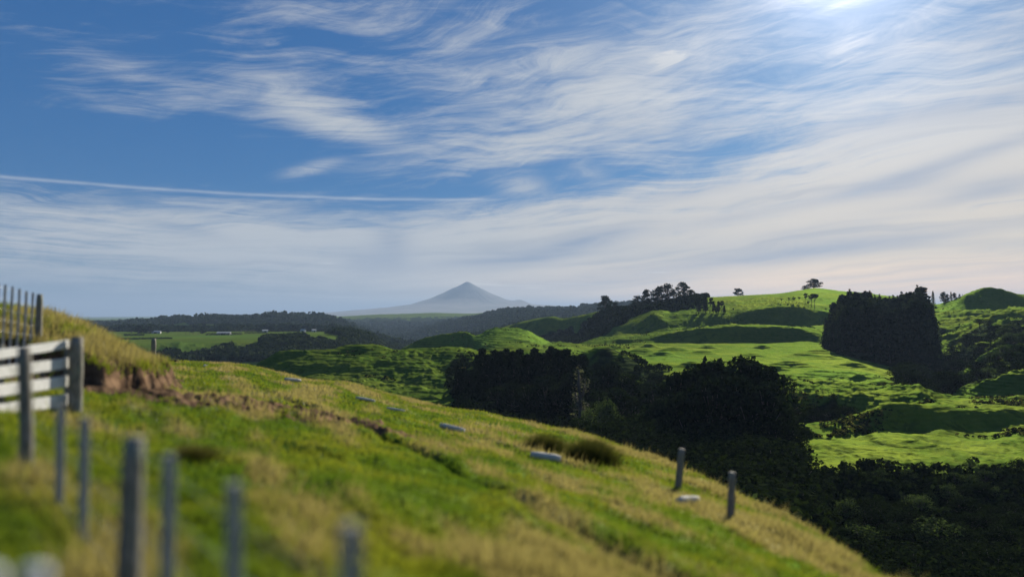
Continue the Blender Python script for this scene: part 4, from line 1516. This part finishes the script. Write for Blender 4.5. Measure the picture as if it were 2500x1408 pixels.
for xx in (-60, 3, 172):
    t = 0 if xx == 172 else (168 - xx) / 328.
    D = D1 + (D0_ - D1) * t + .10
    X = (xx - 1250) / F * D
    mb = MB()
    round_post(mb, X, D, gz(X, D) - .3, top_z(832 + t * 20, D), .07, R0, (0, 0), 12)
    part_obj('post', mb, M['postwood'], rf)

# upper batten fence on the bank
uf = link('batten_fence', None, None, (-10.4, 16.2, gz(-10.4, 16.2)))
tag(uf, 'upper fence of thin battens and one thick post on the grassy bank', 'fence')
ux = [(-42, 684, 14.2), (-24, 688, 14.5), (-5, 692, 14.8), (12, 695, 15.0), (30, 700, 15.3), (47, 705, 15.6), (64, 711, 15.9), (80, 714, 16.2)]
tp = []
for x, yt, D in ux:
    X = (x - 1250) / F * D
    g = gz(X, D)
    zt = top_z(yt, D)
    mb = MB()
    mb.beam((X - .04, D, g - .1), (X, D, zt), .040, .045, up=(.8, .6, 0), nseg=6, jit=.003, rng=R0)
    part_obj('batten', mb, M['batten'], uf, False)
    tp.append(Vector((X, D, zt)))
D = 16.6
X = (96 - 1250) / F * D
mb = MB()
round_post(mb, X, D, gz(X, D) - .3, top_z(718, D), .070, R0, (0, 0), 14)
part_obj('post', mb, M['postwood'], uf)
tp.append(Vector((X, D, top_z(716, D))))
for dz_ in (.06, .28, .5, .72, .94):
    mb = MB()
    mb.tube([p - Vector((0, .03, dz_)) for p in tp], [.002] * len(tp), 5)
    part_obj('wire', mb, M['wire'], uf)

# lone posts
def lone_post(x, D, yt, yb, r, label, lean=0.):
    X = (x - 1250) / F * D
    g = gz(X, D)
    o = link('fence_post', None, None, (X, D, g))
    mb = MB()
    round_post(mb, X, D, g - .25, top_z(yt, D), r, R0, (lean, 0), 13)
    me = mb.mesh('fence_post', M['postwood'], True)
    bpy.data.objects.remove(o)
    me.transform(Matrix.Translation(Vector((-X, -D, -g))))
    o = link('fence_post', me, None, (X, D, g))
    tag(o, label, 'post')
    print('post', x, 'ground', round(g, 2), 'wanted', round(top_z(yb, D), 2))
    return o


lone_post(377, 43.0, 826, 875, .135, 'weathered post alone on the spur edge above the far plateau')
lone_post(1649, 17.0, 1095, 1210, .078, 'weathered post on the near slope beyond the pale log', .12)
lone_post(1776, 14.2, 1152, 1288, .070, 'dark leaning post nearest the camera on the right edge of the near slope', .06)


def log_obj(name, x1, y1, x2, y2, D, r, label, mat='log', cat='log', flat=1.):
    def gp(x, y):
        # where the line of sight meets the ground
        Dn = np.geomspace(3, 60, 500)
        X = (x - 1250) / F * Dn
        k = np.argmax(H(X, Dn) > tz(y) * Dn)
        return Vector((X[k], Dn[k], 0))
    c = gp((x1 + x2) / 2, (y1 + y2) / 2) if D is None else Vector((((x1 + x2) / 2 - 1250) / F * D, D, 0))
    half = (x2 - x1) / 2 / F * c.y
    dy = (y1 - y2) / 2 / F * c.y
    a = Vector((c.x - half, c.y - dy * 2.2, 0))
    b = Vector((c.x + half, c.y + dy * 2.2, 0))
    pts = []
    for i in range(6):
        p = a.lerp(b, i / 5)
        pts.append(p)
    za, zb = gz(a.x, a.y) + r * 1.5, gz(b.x, b.y) + r * 1.5
    for i, p in enumerate(pts):
        p.z = max(za + (zb - za) * i / 5, gz(p.x, p.y) + r * .5)
    o_ = pts[2].copy()
    mb = MB()
    mb.tube([p - o_ for p in pts], [r * .8, r, r * 1.03, r * .97, r, r * .78], 12, jit=.05, rng=R0)
    o = link(name, mb.mesh(name, M[mat], True), None, o_)
    tag(o, label, cat)
    return o


log_obj('log', 700, 940, 733, 930, None, .085, 'short pale log lying at the crest of the spur')
log_obj('log', 1075, 1052, 1135, 1059, None, .085, 'grey blurred log lying crosswise high on the middle of the slope')
log_obj('log', 1295, 1124, 1368, 1128, None, .10, 'grey log lying below the brown rush clumps')
log_obj('log', 1642, 1252, 1708, 1217, None, .075, 'bright pale log lying between the two right hand posts')
log_obj('log', 870, 978, 918, 982, None, .06, 'faint grey log sunk in the grass near the crest')
log_obj('log', 945, 1002, 990, 1008, None, .05, 'thin grey stick sunk in the grass just below the crest')
log_obj('branch_or_post_shadow', 396, 877, 436, 871, 42.0, .07, 'dark fallen branch lying right of the lone left post', 'stick', 'branch')
log_obj('branch_or_post_shadow', 362, 880, 374, 877, 42.6, .05, 'shadow of the lone left post, shaped as a short dark stick', 'stick', 'branch')  # dark stick stands in for the shadow cast by this post


def rock(x, y, D, r, label):
    rg = np.random.RandomState(int(x))
    X = (x - 1250) / F * D
    import bmesh
    bm = bmesh.new()
    bmesh.ops.create_icosphere(bm, subdivisions=3, radius=r)
    for v in bm.verts:
        n = float(fbm(np.array([v.co.x * 3 / r + x]), np.array([v.co.y * 3 / r + v.co.z * 2 / r]), 3, 5)[0])
        v.co *= 1 + n * .45
        v.co.z *= .7
    me = bpy.data.meshes.new('rock')
    bm.to_mesh(me)
    bm.free()
    me.materials.append(M['stone'])
    o = link('rock', me, None, (X, D, gz(X, D) + r * .25))
    tag(o, label, 'rock')


rock(503, 887, 40, .10, 'small white rock lying on the grass right of the lone left post')


# rush clumps
def rushes(x, D, w, h, n, label, seed):
    rg = np.random.RandomState(seed)
    X0 = (x - 1250) / F * D
    px = rg.normal(size=n) * w * .26
    py = rg.normal(size=n) * w * .16
    X, Y = X0 + px, D + py
    Z = H(X, Y)
    hh = h * 1.3 * (.5 + .6 * rg.rand(n)) * np.exp(-(px / w) ** 2)
    a = rg.rand(n) * 6.28
    wd = .006
    lx, ly = px * .5 + rg.normal(size=n) * .12, py * .5 + rg.normal(size=n) * .12
    p0 = np.stack([X - np.cos(a) * wd, Y - np.sin(a) * wd, Z - .02], 1)
    p1 = np.stack([X + np.cos(a) * wd, Y + np.sin(a) * wd, Z - .02], 1)
    p2 = np.stack([X + lx, Y + ly, Z + hh], 1)
    V = np.stack([p0, p1, p2], 1).reshape(-1, 3)
    org = Vector((X0, D, gz(X0, D)))
    me = mesh_np('rush_clump', V - np.array(org), np.arange(len(V)), np.full(n, 3), M['rush'])
    o = link('rush_clump', me, None, org)
    tag(o, label, 'rushes')


M['rush'] = leaf_material('rush_stems', (.04, .045, .016), (.13, .105, .042), .25, .2, .6, 2.)
rushes(1335, 21.0, .8, .36, 3800, 'smaller greenish brown rush clump left of the bigger one on the slope', 1)
rushes(1445, 20.0, 1.0, .48, 6000, 'bigger brown rush clump near the crest above the grey log', 2)
rushes(490, 9.5, .35, .16, 900, 'small brown tuft on the slope right of the thick near post', 3)

# ------------------------------------------------------------------ haze
def build_haze():
    L = 64000.
    zb, zt = ZMIN - 5., 680.
    V = [(x, y, z) for z in (zb, zt) for x, y in ((-L, -L), (L, -L), (L, L), (-L, L))]
    me = bpy.data.meshes.new('haze')
    me.from_pydata(V, [], [(3, 2, 1, 0), (4, 5, 6, 7), (0, 1, 5, 4), (1, 2, 6, 5), (2, 3, 7, 6), (3, 0, 4, 7)])
    m = bpy.data.materials.new('haze')
    m.use_nodes = True
    T = NT(m.node_tree)
    T.n.clear()
    out = T.new('ShaderNodeOutputMaterial')
    v = T.new('ShaderNodeVolumePrincipled')
    v.inputs['Color'].default_value = (.45, .61, .83, 1)
    v.inputs['Density'].default_value = 7.0e-5
    v.inputs['Anisotropy'].default_value = .12
    T.l.new(v.outputs[0], out.inputs['Volume'])
    me.materials.append(m)
    tag(link('haze', me), kind='stuff')


HAZE = True
if HAZE:
    build_haze()


# ------------------------------------------------------------------ labels that single out the trees one can count
ORD = ['first', 'second', 'third', 'fourth', 'fifth', 'sixth', 'seventh', 'eighth', 'ninth', 'tenth', 'eleventh', 'twelfth', 'thirteenth',
       'fourteenth', 'fifteenth', 'sixteenth', 'seventeenth', 'eighteenth', 'nineteenth', 'twentieth', 'twenty-first']
SHORT = {
    'tall pines of the valley shelterbelt': 'tall dark pine in the valley shelterbelt',
    'big dark trees in the middle of the valley': 'big dark tree in the central valley mass',
    'dark valley trees': 'dark round tree among the shaded valley trees',
    'dark trees under the skyline clump': 'dark tree on the slope under the skyline clump',
    'small trees right of the tallest skyline pine': 'small tree in the row right of the tallest skyline tree',
    'thin stemmed trees below the summit': 'thin stemmed tree in the row below the summit',
    'small trees right of the plantation': 'small ridge tree right of the plantation',
    'dark farm trees on the left plateau': 'dark farm tree on the left plateau',
    'leafless trees on the plateau': 'leafless grey tree on the left plateau',
    'shrubs in the hollow': 'dark shrub in the hollow beside the bright knob',
}
for g, base in SHORT.items():
    members = [o for o in scene.objects if o.get('group') == g and o.parent is None]
    members.sort(key=lambda o: o.location.x / max(o.location.y, 1e-3))
    for i, o in enumerate(members):
        o['label'] = base + ', ' + ORD[i] + ' from the left'
